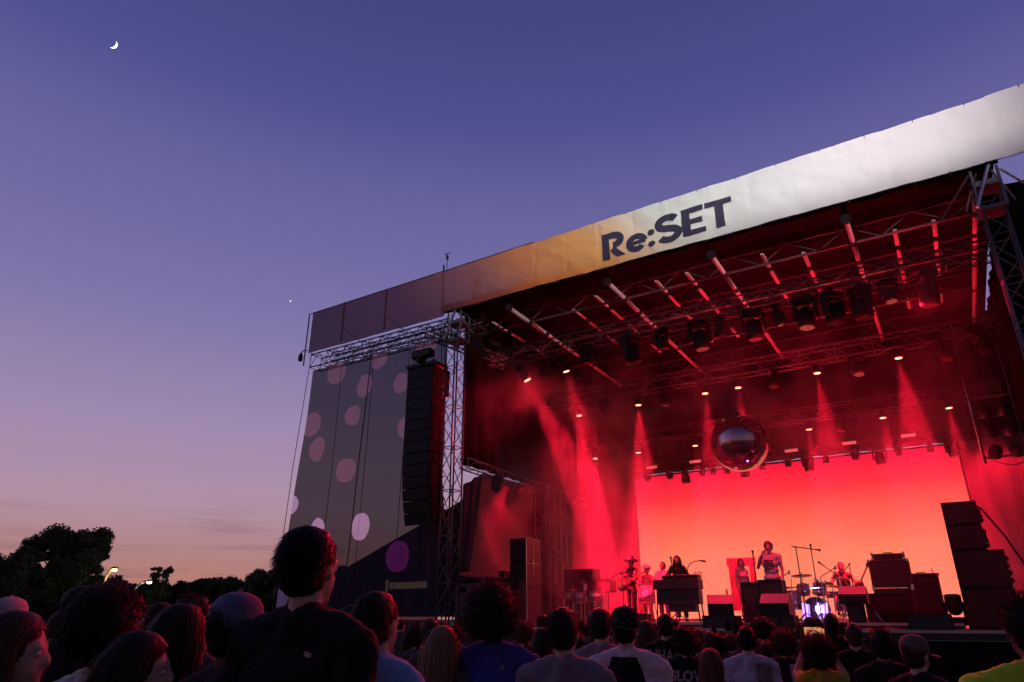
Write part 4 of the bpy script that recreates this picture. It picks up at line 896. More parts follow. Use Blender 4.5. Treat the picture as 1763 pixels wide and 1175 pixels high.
def make_hair(body, kind, m, H_, HR, rnd, n, sw, HM):
    if kind in ('none',): return
    c0 = Vector((0, -.016, 1.708)); R0 = Vector((.08, .1, .1)); b = MB(); b.m = 0
    vol = {'short': .008, 'crop': .004, 'curly': .045, 'bigcurly': .07, 'long': .014, 'bun': .01, 'bob': .022, 'messy': .02}[kind]
    ln = {'short': .034, 'crop': .012, 'curly': .085, 'bigcurly': .12, 'long': .42, 'bun': .03, 'bob': .2, 'messy': .055}[kind]
    rr = R0 + Vector((vol, vol, vol)) * .8; cc = c0 + Vector((0, -.012 - vol * .25, .004 + vol * .15))
    g = MB(); g.ell(H_(cc), tuple(rr), 18, 14, HR)
    g.ell(H_(cc + Vector((0, -.012, -.055))), (rr.x * .88, rr.y * .74, .065 + vol * .6), 14, 10, HR)
    if kind == 'long': g.ell(H_((0, -.045, 1.6)), (.088, .062, .15), 14, 12, HR); g.ell(H_((0, -.07, 1.45)), (.1, .042, .17), 14, 12, HR)
    if kind == 'bob': g.ell(H_((0, -.03, 1.62)), (.1, .085, .11), 14, 12, HR)
    if kind == 'bun': g.ell(H_((0, -.07, 1.83)), .042, 12, 8)
    if kind in ('curly', 'bigcurly'):
        for k in range(46 if kind == 'curly' else 70):
            t = rnd.uniform(0, 2 * PI); z = rnd.uniform(-.55, 1); q = math.sqrt(max(0, 1 - z * z)); d = Vector((q * math.cos(t), q * math.sin(t), z))
            if d.y > .4 and d.z < .5: continue
            g.ell(H_(cc + Vector((d.x * rr.x, d.y * rr.y, d.z * rr.z)) * .98), rnd.uniform(.018, .034), 8, 6)
    base = soft(g, 'hair', m, .011, 3, body, disp=((.02, .04), (.012, .016))); me0 = base.data
    off = noise.noise
    # open the cap over the face
    inv = HM.inverted(); bm = bmesh.new(); bm.from_mesh(me0); lim = .05 if kind in ('long', 'bob') else .035
    dead = [v for v in bm.verts if (lambda p: p.y > lim - max(0, 1.70 - p.z) * .35 and p.z < 1.762 - abs(p.x) * .3)(inv @ v.co)]
    bmesh.ops.delete(bm, geom=dead, context='VERTS'); bm.to_mesh(me0); bm.free()
    # strands
    s = MB()
    for i in range(n):
        t = rnd.uniform(0, 2 * PI); z = rnd.uniform(-.72 if kind not in ('crop', 'short') else -.62, 1); q = math.sqrt(max(0, 1 - z * z)); d = Vector((q * math.cos(t), q * math.sin(t), z))
        if d.y > .45 and d.z < .42: continue
        if d.y > 0.12 and d.z < -.05: continue
        p = Vector((d.x * rr.x, d.y * rr.y, d.z * rr.z)); nrm = d; pos = cc + p * .97; L_ = ln * rnd.uniform(.6, 1.2); ww = sw * rnd.uniform(.7, 1.3); pts = [pos.copy()]
        if kind in ('long', 'bob'):
            k = 9; st_ = L_ / k; cur = pos.copy(); fly = rnd.random() < .07; vel = (nrm * (1.3 if fly else .35) + Vector((rnd.uniform(-.2, .2), -.25, .1))).normalized(); ph = rnd.uniform(0, 6)
            if d.y > -.1: vel = (vel + Vector(((1 if d.x >= 0 else -1) * .9, -.6, 0))).normalized()
            for j in range(k):
                vel = (vel * (.8 if fly else .55) + Vector((.05 * math.sin(ph + j * .9), .03 * math.cos(ph + j), -.8))).normalized(); cur = cur + vel * st_
                e = cur - cc; f = math.sqrt((e.x / rr.x) ** 2 + (e.y / rr.y) ** 2 + (e.z / rr.z) ** 2)
                if f < 1.03: cur = cc + e * (1.03 / max(f, .2))
                if cur.z < 1.735 and cur.y > .02:
                    cur.y = .02 + .008 * math.sin(ph); q2 = 1 - ((cur.y - cc.y) / rr.y) ** 2 - ((cur.z - cc.z) / rr.z) ** 2; cur.x = (1 if cur.x >= 0 else -1) * max(abs(cur.x), rr.x * 1.03 * math.sqrt(max(.35, q2)))
                if cur.z < 1.6: 
                    cur.y = min(cur.y, .03) - .004; cur.x *= .99
                    if cur.z < 1.53: cur.y = min(cur.y, -.075 - .03 * (1 if abs(cur.x) < .1 else .3))
                pts.append(cur.copy())
        elif kind in ('curly', 'bigcurly', 'messy'):
            k = 7 if kind != 'messy' else 4; ph = rnd.uniform(0, 6); ra = .011 if kind != 'messy' else .004; ax = (nrm * .8 + Vector((rnd.uniform(-.5, .5), rnd.uniform(-.5, .3), -.35 + rnd.uniform(-.3, .4)))).normalized()
            u_ = ax.orthogonal().normalized(); v_ = ax.cross(u_)
            for j in range(1, k + 1): pts.append(pos + ax * L_ * .55 * j / k + u_ * ra * math.sin(ph + j * 1.9) + v_ * ra * math.cos(ph + j * 1.9))
        else:
            ax = (nrm * (.45 if d.z < .6 else .2) + Vector((rnd.uniform(-.3, .3), -.3, -.45 + (.3 if d.z > .6 else 0)))).normalized(); cur = pos.copy()
            for j in range(3): ax = (ax + Vector((0, -.05, -.18))).normalized(); cur = cur + ax * L_ / 3; pts.append(cur.copy())
        wv = (nrm.cross(pts[-1] - pts[0])); wv = wv.normalized() if wv.length > 1e-6 else Vector((1, 0, 0)); vs = []
        for j, pp in enumerate(pts):
            tw = 1 - .85 * (j / (len(pts) - 1)) ** 2; vs += [H_(pp - wv * ww * tw), H_(pp + wv * ww * tw)]
        s._add(vs, [(2 * j, 2 * j + 1, 2 * j + 3, 2 * j + 2) for j in range(len(pts) - 1)])
    sm = s.mesh('strands'); sm.materials.append(m); bm = bmesh.new(); bm.from_mesh(me0); bm.from_mesh(sm); bm.to_mesh(me0); bm.free(); bpy.data.meshes.remove(sm)
    me0.polygons.foreach_set('use_smooth', [True] * len(me0.polygons))

def put(o, loc, rz, s=1.0): o.location = loc; o.rotation_euler = (0, 0, rz); o.scale = (s, s, s); return o
V = Vector
def clothes(name, c): return clothm(name, c)
BLACK = clothes('black', (.014, .013, .015)); WHITE = clothes('white', (.62, .6, .62)); NAVY = clothes('royal_blue', (.05, .06, .30)); LBLUE = clothes('light_blue', (.2, .42, .62)); GREY = clothes('mid_grey', (.2, .19, .23)); DGREY = clothes('dark_grey', (.07, .065, .075))
YEL = clothes('yellow', (.5, .42, .05)); RED = clothes('brick', (.3, .08, .07)); HIVIS = clothes('hi_vis', (.55, .8, .04)); CREAM = clothes('cream', (.5, .42, .36))

# ---- band
g_ = at(1085, 975, Y=18.4)
gt = figure('guitarist in a wide black hat and dark shirt playing at the left of the band', 'pale', BLACK, BLACK, ('short', 'dark'), 11, .009, arms={1: (V((.33, .06, 1.16)), V((.17, .25, 1.02)), V((-.6, .5, -.2)), V((-.2, -1, .1)), .9), -1: (V((-.36, .1, 1.2)), V((-.38, .36, 1.22)), V((-.1, .6, .5)), V((.3, -.4, 1)), 1.1)}, hy=.35, sleeves=.99, strands=300)
put(gt, (g_.x, 18.4, ZD), PI - .55, .96)
def hat(body, label, m, brim, crown, hz=1.0, tilt=0.1, droop=.03):
    b = MB(); n = 28; prof = [(brim, .0), (brim * .99, .012), (.125, .012 + droop), (.105, .03 + droop), (.102, .1), (.09, .14), (.05, .15), (.01, .135)]
    prof = [(r, z if r < .2 else z) for r, z in prof]; b.lathe((0, 0, 0), [(.02, .0)] + prof, n); 
    for i, v in enumerate(b.v):
        x, y, z = v; r = math.hypot(x, y)
        if r > .13: b.v[i] = (x, y * 1.05, z + droop * (abs(x) / brim) ** 2 * (r / brim))
    o = b.build('hat', m, body, True); o.location = (0, -.01, 1.725); o.rotation_euler = (tilt, 0, 0); o.scale = (1, 1, hz); return o
hat(gt, '', M_BLK, .215, .1).rotation_euler = (.1, 0, .35)
def guitar(parent_label, loc, body_m, rot):
    t = thing('electric_guitar', parent_label, 'guitar', loc); t.rotation_euler = rot
    b = MB(); b.ell((-.02, 0, 0), (.19, .025, .16), 18, 8); b.ell((.16, 0, .06), (.1, .022, .055), 12, 8); b.ell((.15, 0, -.07), (.09, .022, .05), 12, 8); b.build('guitar_body', body_m, t, True)
    b = MB(); b.box((.44, -.022, 0), (.6, .022, .052)); b.box((.8, -.02, .01), (.17, .02, .085)); b.build('neck', M_WOOD, t, bevel=.005)
    b = MB(); b.box((-.1, -.03, 0), (.05, .012, .08)); b.box((.04, -.03, 0), (.03, .012, .08)); b.cyl((-.12, -.035, -.08), (-.12, -.05, -.08), .015); b.build('pickup', M_CHR, t); return t
guitar('electric guitar held by the man in the black hat', (g_.x - .12, 18.14, ZD + 1.04), mat('guitar_lacquer', (.1, .02, .02), .15, 0, .2, coat=1), (0, -.42, -.1))

p_ = at(1113, 990, Y=21.0)
pc = figure('percussionist in a pale cowboy hat behind the white drum', 'brown', clothes('dark_red', (.1, .03, .03)), BLACK, ('crop', 'black'), 12, .011, arms={1: (V((.3, .1, 1.18)), V((.2, .36, 1.12)), V((0, 1, -.2)), V((0, -.2, -1)), 1.0), -1: (V((-.3, .1, 1.18)), V((-.2, .36, 1.18)), V((0, 1, .1)), V((0, -.2, -1)), 1.0)}, strands=200)
put(pc, (p_.x, 21.0, ZD), PI - .2, .93); hat(pc, '', mat('straw', (.6, .5, .42), .7), .17, .1, 1.0, .05, .06)
k_ = at(1140, 985, Y=20.3)
km = figure('bearded man in a white shirt behind the keyboard rig, looking down', 'tan', WHITE, BLACK, ('short', 'black'), 13, .011, hp=.35, arms={1: (V((.28, .08, 1.16)), V((.17, .34, 1.1)), V((0, 1, -.2)), V((0, 0, -1)), .6), -1: (V((-.28, .08, 1.16)), V((-.17, .34, 1.1)), V((0, 1, -.2)), V((0, 0, -1)), .6)}, strands=400)
put(km, (k_.x, 20.3, ZD), PI - .1, .97)
l_ = at(1164, 980, Y=18.75)
ld = figure('long haired keyboard player in black bending over the keys', 'pale', BLACK, BLACK, ('long', 'black'), 14, .011, lean=.28, hp=.35, fem=True, arms={1: (V((.3, .22, 1.2)), V((.18, .5, 1.12)), V((0, 1, -.3)), V((0, 0, -1)), .6), -1: (V((-.3, .22, 1.2)), V((-.18, .5, 1.12)), V((0, 1, -.3)), V((0, 0, -1)), .6)}, sleeves=.99, strands=1500)
put(ld, (l_.x, 18.95, ZR), PI + .1, .93)
w_ = at(1277, 980, Y=20.5)
wk = figure('small woman in white tee and pale trousers standing beside the dark board', 'pale', CREAM, clothes('pale_trousers', (.5, .4, .36)), ('bob', 'black'), 15, .011, fem=True, hy=-.5, strands=900)
put(wk, (w_.x, 20.5, ZR), PI + .9, .9)
s_ = at(1325, 960, Y=18.0)
sg = figure('singer in a printed white tee holding a microphone to his mouth', 'pale', WHITE, BLACK, ('messy', 'grey'), 16, .008, build=1.14, hy=.25, arms={1: (V((.27, .12, 1.22)), V((.09, .235, 1.5)), V((-.35, -.15, 1)), V((-.6, -.9, .1)), 1.35), -1: (V((-.27, .02, 1.16)), V((-.3, .16, .93)), V((0, .25, -1)), V((1, 0, 0)), .4)}, strands=1100)
put(sg, (s_.x, 18.0, ZR), PI - .15, 1.0)
t = thing('microphone', 'microphone in the fist of the singer', 'microphone', (0, 0, 0)); t.matrix_world = Matrix.Translation((s_.x, 18.0, ZR)) @ Matrix.Rotation(PI - .15, 4, 'Z')
b = MB(); b.cyl((.05, .22, 1.53), (.025, .15, 1.6), .013, .018, 10); b.build('handle', M_BLKM, t, True); b = MB(); b.ell((.018, .135, 1.615), .026, 10, 8); b.build('grille_ball', M_CHR, t, True)
# print on the singer's tee: rows of dark blocks
b = MB(); rr_ = random.Random(3)
for r_ in range(4):
    x = -.11
    while x < .1:
        wd = rr_.uniform(.025, .05); z0 = 1.34 - r_ * .065
        b.sheet(lambda u, v: (x + wd * u, .131 * math.sqrt(max(.1, 1 - ((x + wd * u) / .2) ** 2)) * (1.03 if z0 > 1.2 else 1.0) + .004, z0 + .05 * v), 3, 2); x += wd + .012
pr = b.build('shirt_print', BLACK, sg); so_ = pr.modifiers.new('w', 'SHRINKWRAP'); so_.target = [c for c in sg.children if c.name.startswith('shirt') and c != pr][0]; so_.offset = .004
d_ = at(1449, 985, Y=21.4)
LGs = {s: (V((.2 * s, .42, .95)), V((.24 * s, .48, .53)), V((.26 * s, .62, .47))) for s in (-1, 1)}
dr = figure('bearded grey haired drummer in a dark vest seated behind the kit', 'pale', BLACK, BLACK, ('short', 'grey'), 17, .01, lean=.18, hp=.25, arms={1: (V((.34, .14, 1.2)), V((.2, .42, 1.18)), V((-.2, 1, .1)), V((0, 0, -1)), 1.2), -1: (V((-.34, .14, 1.2)), V((-.22, .42, 1.12)), V((.2, 1, -.1)), V((0, 0, -1)), 1.2)}, sleeves=.15, legs=LGs, strands=500)
put(dr, (d_.x, 21.4, ZR - .3), PI + .15, 1.0)
b = MB(); b.ell((0, .09, 1.62), (.06, .05, .07), 12, 8); b.build('beard', HAIRC['grey'], dr, True)
b = MB(); b.tube([(.085 * math.cos(a), -.01, 1.7 + .11 * math.sin(a)) for a in [k * PI / 10 for k in range(11)]], .009); b.build('headphones', M_BLK, dr)
for s, e in ((1, (.1, .8, 1.28)), (-1, (-.05, .8, 1.05))):
    b = MB(); b.cyl((.2 * s, .5, 1.18), e, .008, .006, 6); b.build('drumstick', M_WOOD, dr)
# ---- crowd: (pixel x of head centre, pixel y of head top, head width px, look, label)
def crowd_loc(px, top, wpx, hw):
    D = FPX * hw / wpx; p = at(px, top, D=D); return p
HW = {'short': .175, 'crop': .165, 'curly': .25, 'bigcurly': .30, 'long': .195, 'bun': .18, 'bob': .21, 'messy': .19}
HT = {'short': 1.815, 'crop': 1.81, 'curly': 1.86, 'bigcurly': 1.885, 'long': 1.825, 'bun': 1.875, 'bob': 1.83, 'messy': 1.83}
def person_at(px, top, wpx, hair, label, shirt, skin='pale', fem=False, build=1.0, turn=0, n=1400, lean=0, arms=None, hp=0, voxel=.013, seed=None, sleeves=.5, face=False, sw=.0026, hy=0.0):
    p = crowd_loc(px, top, wpx, HW[hair[0]]); tgt = V((-4, 19, 0)) - V((p.x, p.y, 0)); rz = math.atan2(tgt.y, tgt.x) - PI / 2 + turn
    f = figure(label, skin, shirt, None, hair, seed if seed is not None else int(px * 7 + top), voxel, lean, arms, hy, hp, build, sleeves, fem, n, False, False, None, face, sw)
    s = p.z / HT[hair[0]]; dx = V((0, -.012 * s, 0)); dx.rotate(Euler((0, 0, rz))); put(f, (p.x - dx.x, p.y - dx.y, 0), rz, s)
    f['_px'] = 1; del f['_px']; return f
def cap(body, m, backwards=False, H=1.0):
    b = MB(); b.lathe((0, -.014, 1.70), [(.092, -.005), (.094, .03), (.088, .075), (.065, .108), (.03, .124), (.004, .128)], 24); 
    b.v = [(x, (y + .014) * 1.18 - .014, z) for x, y, z in b.v]; b.ell((0, -.014, 1.828), .009, 8, 5)
    sgn = -1 if backwards else 1
    vs = []; 
    for j in range(5):
        for i in range(13):
            a = -1.1 + 2.2 * i / 12; r0 = .09; r1 = .09 + .075 * j / 4 * math.cos(a) ** .6; vs.append((r1 * math.sin(a), -.014 + sgn * (.1 + (r1 - r0) * 1.0 * math.cos(a) + .015 * (math.cos(a) - 1) * 3), 1.70 - .012 * j / 4 - .02 * abs(math.sin(a))))
    b._add(vs, [(j * 13 + i, j * 13 + i + 1, j * 13 + i + 14, j * 13 + i + 13) for j in range(4) for i in range(12)])
    o = b.build('cap', m, body, True); o.modifiers.new('t', 'SOLIDIFY').thickness = .004; return o
def back_text(f, body_txt, size, z, m, x0=0, off=.02, squash=1):
    c = bpy.data.curves.new('t', 'FONT'); c.body = body_txt; c.size = size; c.offset = off * size; c.align_x = 'CENTER'; c.extrude = .001; o = bpy.data.objects.new('t', c); sc.collection.objects.link(o); me = text_mesh(o)
    bm = bmesh.new(); bm.from_mesh(me); bmesh.ops.subdivide_edges(bm, edges=bm.edges, cuts=1); bm.to_mesh(me); bm.free()
    for v in me.vertices: x, y = v.co.x, v.co.y; v.co = V((x + x0, -.35, z + y * squash))
    me.materials.clear(); me.materials.append(m); o = bpy.data.objects.new('shirt_lettering', me); sc.collection.objects.link(o); o.parent = f
    w2 = o.modifiers.new('w', 'SHRINKWRAP'); w2.target = [c for c in f.children if c.name.startswith('shirt') and c != o and 'letter' not in c.name and 'panel' not in c.name][0]; w2.wrap_method = 'PROJECT'; w2.use_project_y = True; w2.use_project_z = False; w2.use_negative_direction = False; w2.use_positive_direction = True; w2.offset = .004
    return o

PRINT = mat('white_print', (.6, .6, .62), .7, 0, .1)
person_at(42, 1050, 106, ('long', 'brown'), 'woman with shoulder length brown hair in profile at the left edge of the crowd', DGREY, fem=True, face=True, n=3600, sw=.0018, turn=-.85)
f = person_at(20, 1031, 50, ('short', 'grey'), 'person in a pale brimmed cap at the far left behind the brown haired woman', DGREY, n=500); cap(f, mat('cap_pale', (.45, .4, .42), .8))
person_at(116, 1052, 38, ('short', 'brown'), 'short haired head just right of the pale cap at the far left', WHITE, n=600)
person_at(150, 1010, 50, ('short', 'black'), 'dark head peeking out left of the curly haired man in white', BLACK, n=500)
person_at(202, 1012, 116, ('curly', 'dark'), 'man with thick tousled dark hair and white tee at the left', WHITE, n=4200, sw=.0016, turn=.1, face=True)
person_at(254, 1085, 104, ('long', 'dark'), 'dark haired woman in profile low in front of the man in white', BLACK, fem=True, face=True, n=4000, sw=.0016, turn=-.9)
person_at(283, 1038, 42, ('short', 'dark'), 'small dark head between the man in white and the straight haired woman', DGREY, n=500)
person_at(268, 1060, 34, ('short', 'auburn'), 'reddish lit head half hidden right of the man in white', DGREY, n=500)
person_at(342, 1024, 64, ('messy', 'brown'), 'brown head rising behind the straight haired woman', DGREY, n=900)
person_at(326, 1038, 84, ('long', 'dark'), 'woman with long straight dark hair left of the blue cap', BLACK, fem=True, n=3600, sw=.0018, turn=-.2, face=True)
f = person_at(412, 1027, 78, ('crop', 'black'), 'man in a faded blue cap and charcoal tee', DGREY, skin='brown', n=900); cap(f, mat('cap_blue', (.1, .13, .22), .8, 0, .25, 20, .5, 60))
person_at(541, 908, 85, ('short', 'black'), 'tall short haired man in a black tee towering over the crowd', BLACK, n=5200, sw=.0015, build=1.16, voxel=.01, face=True)
person_at(610, 1042, 44, ('short', 'dark'), 'head just right of the tall man, mostly behind his shoulder', DGREY, n=500)
person_at(655, 1019, 72, ('short', 'dark'), 'young man in a light blue tee right of the tall man', LBLUE, n=3200, sw=.0017, turn=-.1, face=True)
person_at(722, 1072, 40, ('curly', 'dark'), 'small curly head between light blue tee and fair haired woman', DGREY, n=900)
person_at(745, 1066, 38, ('messy', 'brown'), 'brown head behind the fair haired woman', DGREY, n=600)
person_at(766, 1076, 58, ('long', 'blonde'), 'fair haired woman with hair over her shoulders left of the royal blue tee', DGREY, fem=True, n=2600, sw=.0018)
person_at(853, 1008, 88, ('bigcurly', 'dark'), 'big person with bushy curls and royal blue tee', NAVY, build=1.25, n=4600, sw=.0018, skin='tan')
person_at(905, 1070, 36, ('curly', 'auburn'), 'curly red lit head right of the royal blue tee', DGREY, n=900)
person_at(935, 1080, 34, ('long', 'dark'), 'dark long haired head left of the grey tee', BLACK, fem=True, n=800)
person_at(970, 1046, 58, ('short', 'dark'), 'broad man in a grey tee left of the raglan shirt', GREY, build=1.18, n=2600, sw=.0018)
f = person_at(1034, 1047, 42, ('short', 'dark'), 'person in a washed grey lettered tee behind the grey and raglan shirts', GREY, n=1400); back_text(f, 'ONYX', .12, 1.30, mat('navy_ink', (.05, .05, .1), .7), squash=1.2)
f = person_at(1075, 1048, 46, ('crop', 'black'), 'man in a dark cap worn backwards and white sleeved raglan shirt', WHITE, build=1.18, n=1500); cap(f, BLACK, True)
# black body panel of the raglan
rp_ = MB(); 
def rag(u, v):
    z = 1.0 + .52 * v; wx = .21 - (.13 * max(0, (z - 1.2) / .32)) if z > 1.2 else .21; return (wx * (2 * u - 1), -.35, z)
rp_.sheet(rag, 30, 40); rg = rp_.build('shirt_panel', BLACK, f, True); m_ = rg.modifiers.new('w', 'SHRINKWRAP'); m_.target = [c for c in f.children if c.name.startswith('shirt') and c != rg][0]; m_.wrap_method = 'PROJECT'; m_.use_project_y = True; m_.use_project_z = False; m_.use_positive_direction = True; m_.use_negative_direction = False; m_.offset = .013
person_at(1113, 1067, 32, ('long', 'brown'), 'long haired woman right of the backwards cap, edge lit red', GREY, fem=True, n=1400)
f = person_at(1145, 1057, 30, ('crop', 'dark'), 'man in a black tee with white capitals across the shoulders', BLACK, n=900, build=1.1); back_text(f, 'ENHARD', .12, 1.37, PRINT, squash=1.25)
f = person_at(1177, 1080, 47, ('curly', 'dark'), 'curly haired person in a black tee printed SLOW', BLACK, n=2600, build=1.15); back_text(f, 'SLOW', .135, 1.335, PRINT, x0=.03, off=.035); back_text(f, 'DOG', .135, 1.205, PRINT, x0=.03, off=.035)
person_at(1222, 1116, 50, ('bob', 'auburn'), 'low rounded head right of the SLOW tee, rim lit', BLACK, fem=True, n=1500)
person_at(1216, 1095, 28, ('curly', 'dark'), 'small red rimmed head left of the pale shirt, nearer stage', DGREY, n=700)
person_at(1257, 1090, 28, ('messy', 'brown'), 'brown head tight against the left of the pale shirted man', DGREY, n=700)
f = person_at(1283, 1078, 36, ('short', 'black'), 'man in a pale blue shirt with a grey sweater over his right shoulder', clothes('pale_shirt', (.42, .43, .55)), n=1600, build=1.08)
b = MB(); b.sheet(lambda u, v: (.06 + .13 * u, -.24 + .02 * math.sin(u * 9 + v * 3), 1.0 + .5 * v), 14, 24); sw_ = b.build('sweater', clothes('sweater', (.2, .17, .17)), f, True); q = sw_.modifiers.new('w', 'SHRINKWRAP'); q.target = [c for c in f.children if c.name.startswith('shirt')][0]; q.wrap_method = 'PROJECT'; q.use_project_y = True; q.use_project_z = False; q.use_positive_direction = True; q.use_negative_direction = False; q.offset = .02; sw_.modifiers.new('s', 'SOLIDIFY').thickness = .02
person_at(1318, 1104, 28, ('short', 'dark'), 'short head between the pale shirt and the towel', DGREY, n=700)
f = person_at(1346, 1083, 46, ('curly', 'brown'), 'person in black with a lilac towel over the right shoulder', BLACK, n=2200)
b = MB(); b.sheet(lambda u, v: (.035 + .1 * u, -.24 + .01 * math.sin(u * 9), .95 + .55 * v), 12, 24); sw_ = b.build('towel', clothes('lilac', (.3, .3, .6)), f, True); q = sw_.modifiers.new('w', 'SHRINKWRAP'); q.target = [c for c in f.children if c.name.startswith('shirt')][0]; q.wrap_method = 'PROJECT'; q.use_project_y = True; q.use_project_z = False; q.use_positive_direction = True; q.use_negative_direction = False; q.offset = .015; sw_.modifiers.new('s', 'SOLIDIFY').thickness = .012
ARM_PH = {s: (V((.24 * s, .24, 1.5)), V((.085 * s, .36, 1.80)), V((-.25 * s, .1, 1)), V((-s, .2, 0)), .8) for s in (-1, 1)}
f1 = person_at(1405, 1094, 62, ('bigcurly', 'dark'), 'curly haired person in a yellow tee holding up a phone', YEL, n=3200, arms=ARM_PH, skin='tan', voxel=.009)
def phone(label, loc, rot, screen):
    t = thing('mobile_phone', label, 'phone', loc); t.rotation_euler = rot
    b = MB(); b.box((0, 0, 0), (.15, .009, .074)); b.build('case', M_BLK, t, bevel=.003)
    b = MB(); b.box((0, -.0055, 0), (.142, .002, .067)); b.build('screen', screen, t); return t
def phone_screen():
    m = bpy.data.materials.new('phone_image'); m.use_nodes = True; t = m.node_tree; n = t.nodes; b = n['Principled BSDF']; nz = n.new('ShaderNodeTexNoise'); nz.inputs['Scale'].default_value = 34; tcn = n.new('ShaderNodeTexCoord'); t.links.new(tcn.outputs['Object'], nz.inputs[0])
    r = n.new('ShaderNodeValToRGB'); t.links.new(nz.outputs['Fac'], r.inputs[0]); e = r.color_ramp.elements; e[0].position = .35; e[0].color = (.5, .02, .02, 1); e[1].position = .65; e[1].color = (1, .5, .2, 1); t.links.new(r.outputs[0], b.inputs['Emission Color']); b.inputs['Emission Strength'].default_value = .8; b.inputs['Base Color'].default_value = (.02, .02, .02, 1); return m
PS = phone_screen(); mw = f1.rotation_euler.z; lp = V((0, .41, 1.915)) * f1.scale.x; lp.rotate(Euler((0, 0, mw))); phone('phone filming the stage in both hands of the yellow shirted person', f1.location + lp, (0, 0, mw + .1), PS)
f2 = person_at(1466, 1074, 32, ('crop', 'brown'), 'short haired man in black raising a phone beside the yellow tee', BLACK, n=900, arms={-1: (V((-.3, .22, 1.38)), V((-.33, .34, 1.62)), V((0, .2, 1)), V((1, -.2, 0)), .7)}, voxel=.009, build=1.1)
lp = V((-.31, .36, 1.72)) * f2.scale.x; lp.rotate(Euler((0, 0, f2.rotation_euler.z))); phone('phone glowing orange in the raised hand of the man in black', f2.location + lp, (0, 0, f2.rotation_euler.z + .2), PS)
f = person_at(1512, 1082, 44, ('messy', 'black'), 'dark figure right of the man with raised phone', BLACK, n=900, skin='brown')
f = person_at(1570, 1096, 46, ('crop', 'dark'), 'person in a large rose coloured cap seen low at the right', BLACK, n=400, turn=-.8, build=1.05); cap(f, mat('cap_rose', (.12, .07, .07), .8, 0, .2))
f = person_at(1428, 1056, 26, ('short', 'black'), 'photographer in striped black by the stage edge', BLACK, n=400)
f = person_at(1757, 1024, 82, ('messy', 'black'), 'guard in a bright hi-vis yellow top at the right edge', HIVIS, skin='brown', build=1.55, n=3000, sw=.002, turn=.25)
b = MB(); b.cap((0, -.02, 1.44), (0, -.01, 1.56), .075, .07, 12)
person_at(1198, 1096, 26, ('short', 'dark'), 'head squeezed behind the right shoulder of the SLOW tee', DGREY, n=500)

# fillers deeper in the crowd
protos = [figure('x', 'pale', DGREY, None, h_, 200 + i, .02, fem=fm, strands=420, face=False, strand_w=.004) for i, (h_, fm) in enumerate(((('short', 'dark'), False), (('long', 'brown'), True), (('curly', 'dark'), False), (('bun', 'dark'), True), (('bob', 'brown'), True), (('crop', 'black'), False)))]
kinds = ['short haired', 'long haired', 'curly', 'bun wearing', 'bobbed', 'close cropped']
fr = random.Random(5); used = set(); cnt = [0] * 6; fill = []
for i in range(74):
    px = 690 + i * 14.2 + fr.uniform(-5, 5)
    if px > 1470: px = 40 + (i - 55) * 36
    ri0 = fr.randrange(5); yy = (7.2, 9.0, 10.8, 12.6, 14.2)[ri0] + fr.uniform(-.4, .4); k = fr.randrange(6)
    p = at(px, 1085, Y=yy)
    h_ = fr.uniform(1.46, 1.68) if yy < 12 else fr.uniform(1.42, 1.64)
    o = protos[k] if k not in used else copy_tree(protos[k]); used.add(k); cnt[k] += 1
    put(o, (p.x, yy, 0), fr.uniform(-.5, .3), h_ / HT[('short', 'long', 'curly', 'bun', 'bob', 'crop')[k]])
    o['group'] = 'concertgoers near the stage'; fill.append((ri0, px, kinds[k], o))
ANCH = [(42, 'brown haired woman at the edge'), (205, 'man in white at the left'), (330, 'straight haired woman'), (412, 'blue cap'), (540, 'tall man in black'), (655, 'light blue tee'), (766, 'fair haired woman'), (853, 'royal blue tee'), (970, 'broad grey tee'), (1034, 'washed grey lettered tee'), (1075, 'backwards cap'), (1145, 'white capitals tee'), (1177, 'SLOW tee'), (1222, 'low auburn bob'), (1283, 'pale blue shirt'), (1346, 'lilac towel'), (1405, 'yellow tee'), (1466, 'raised phone man')]
rown = ['just beyond them', 'one row further on', 'halfway to the stage', 'close to the stage', 'right against the stage']; seen_ = {}
for ri_, px, kd, o in fill:
    ax_, an_ = min(ANCH, key=lambda q: abs(q[0] - px)); l0 = '%s head %s of the %s, %s' % (kd, 'right' if px > ax_ else 'left', an_, rown[ri_])
    seen_.setdefault(l0, []).append((px, o)); o['label'] = l0
for l0, lst in seen_.items():
    if len(lst) > 1:
        lst.sort(key=lambda q: q[0])
        for k, (px, o) in enumerate(lst): o['label'] = l0.replace(' head', ' head ' + ('leftmost' if k == 0 else 'rightmost' if k == len(lst) - 1 else 'between two others'))
for k in range(6):
    if k not in used: bpy.data.objects.remove(protos[k], do_unlink=True)
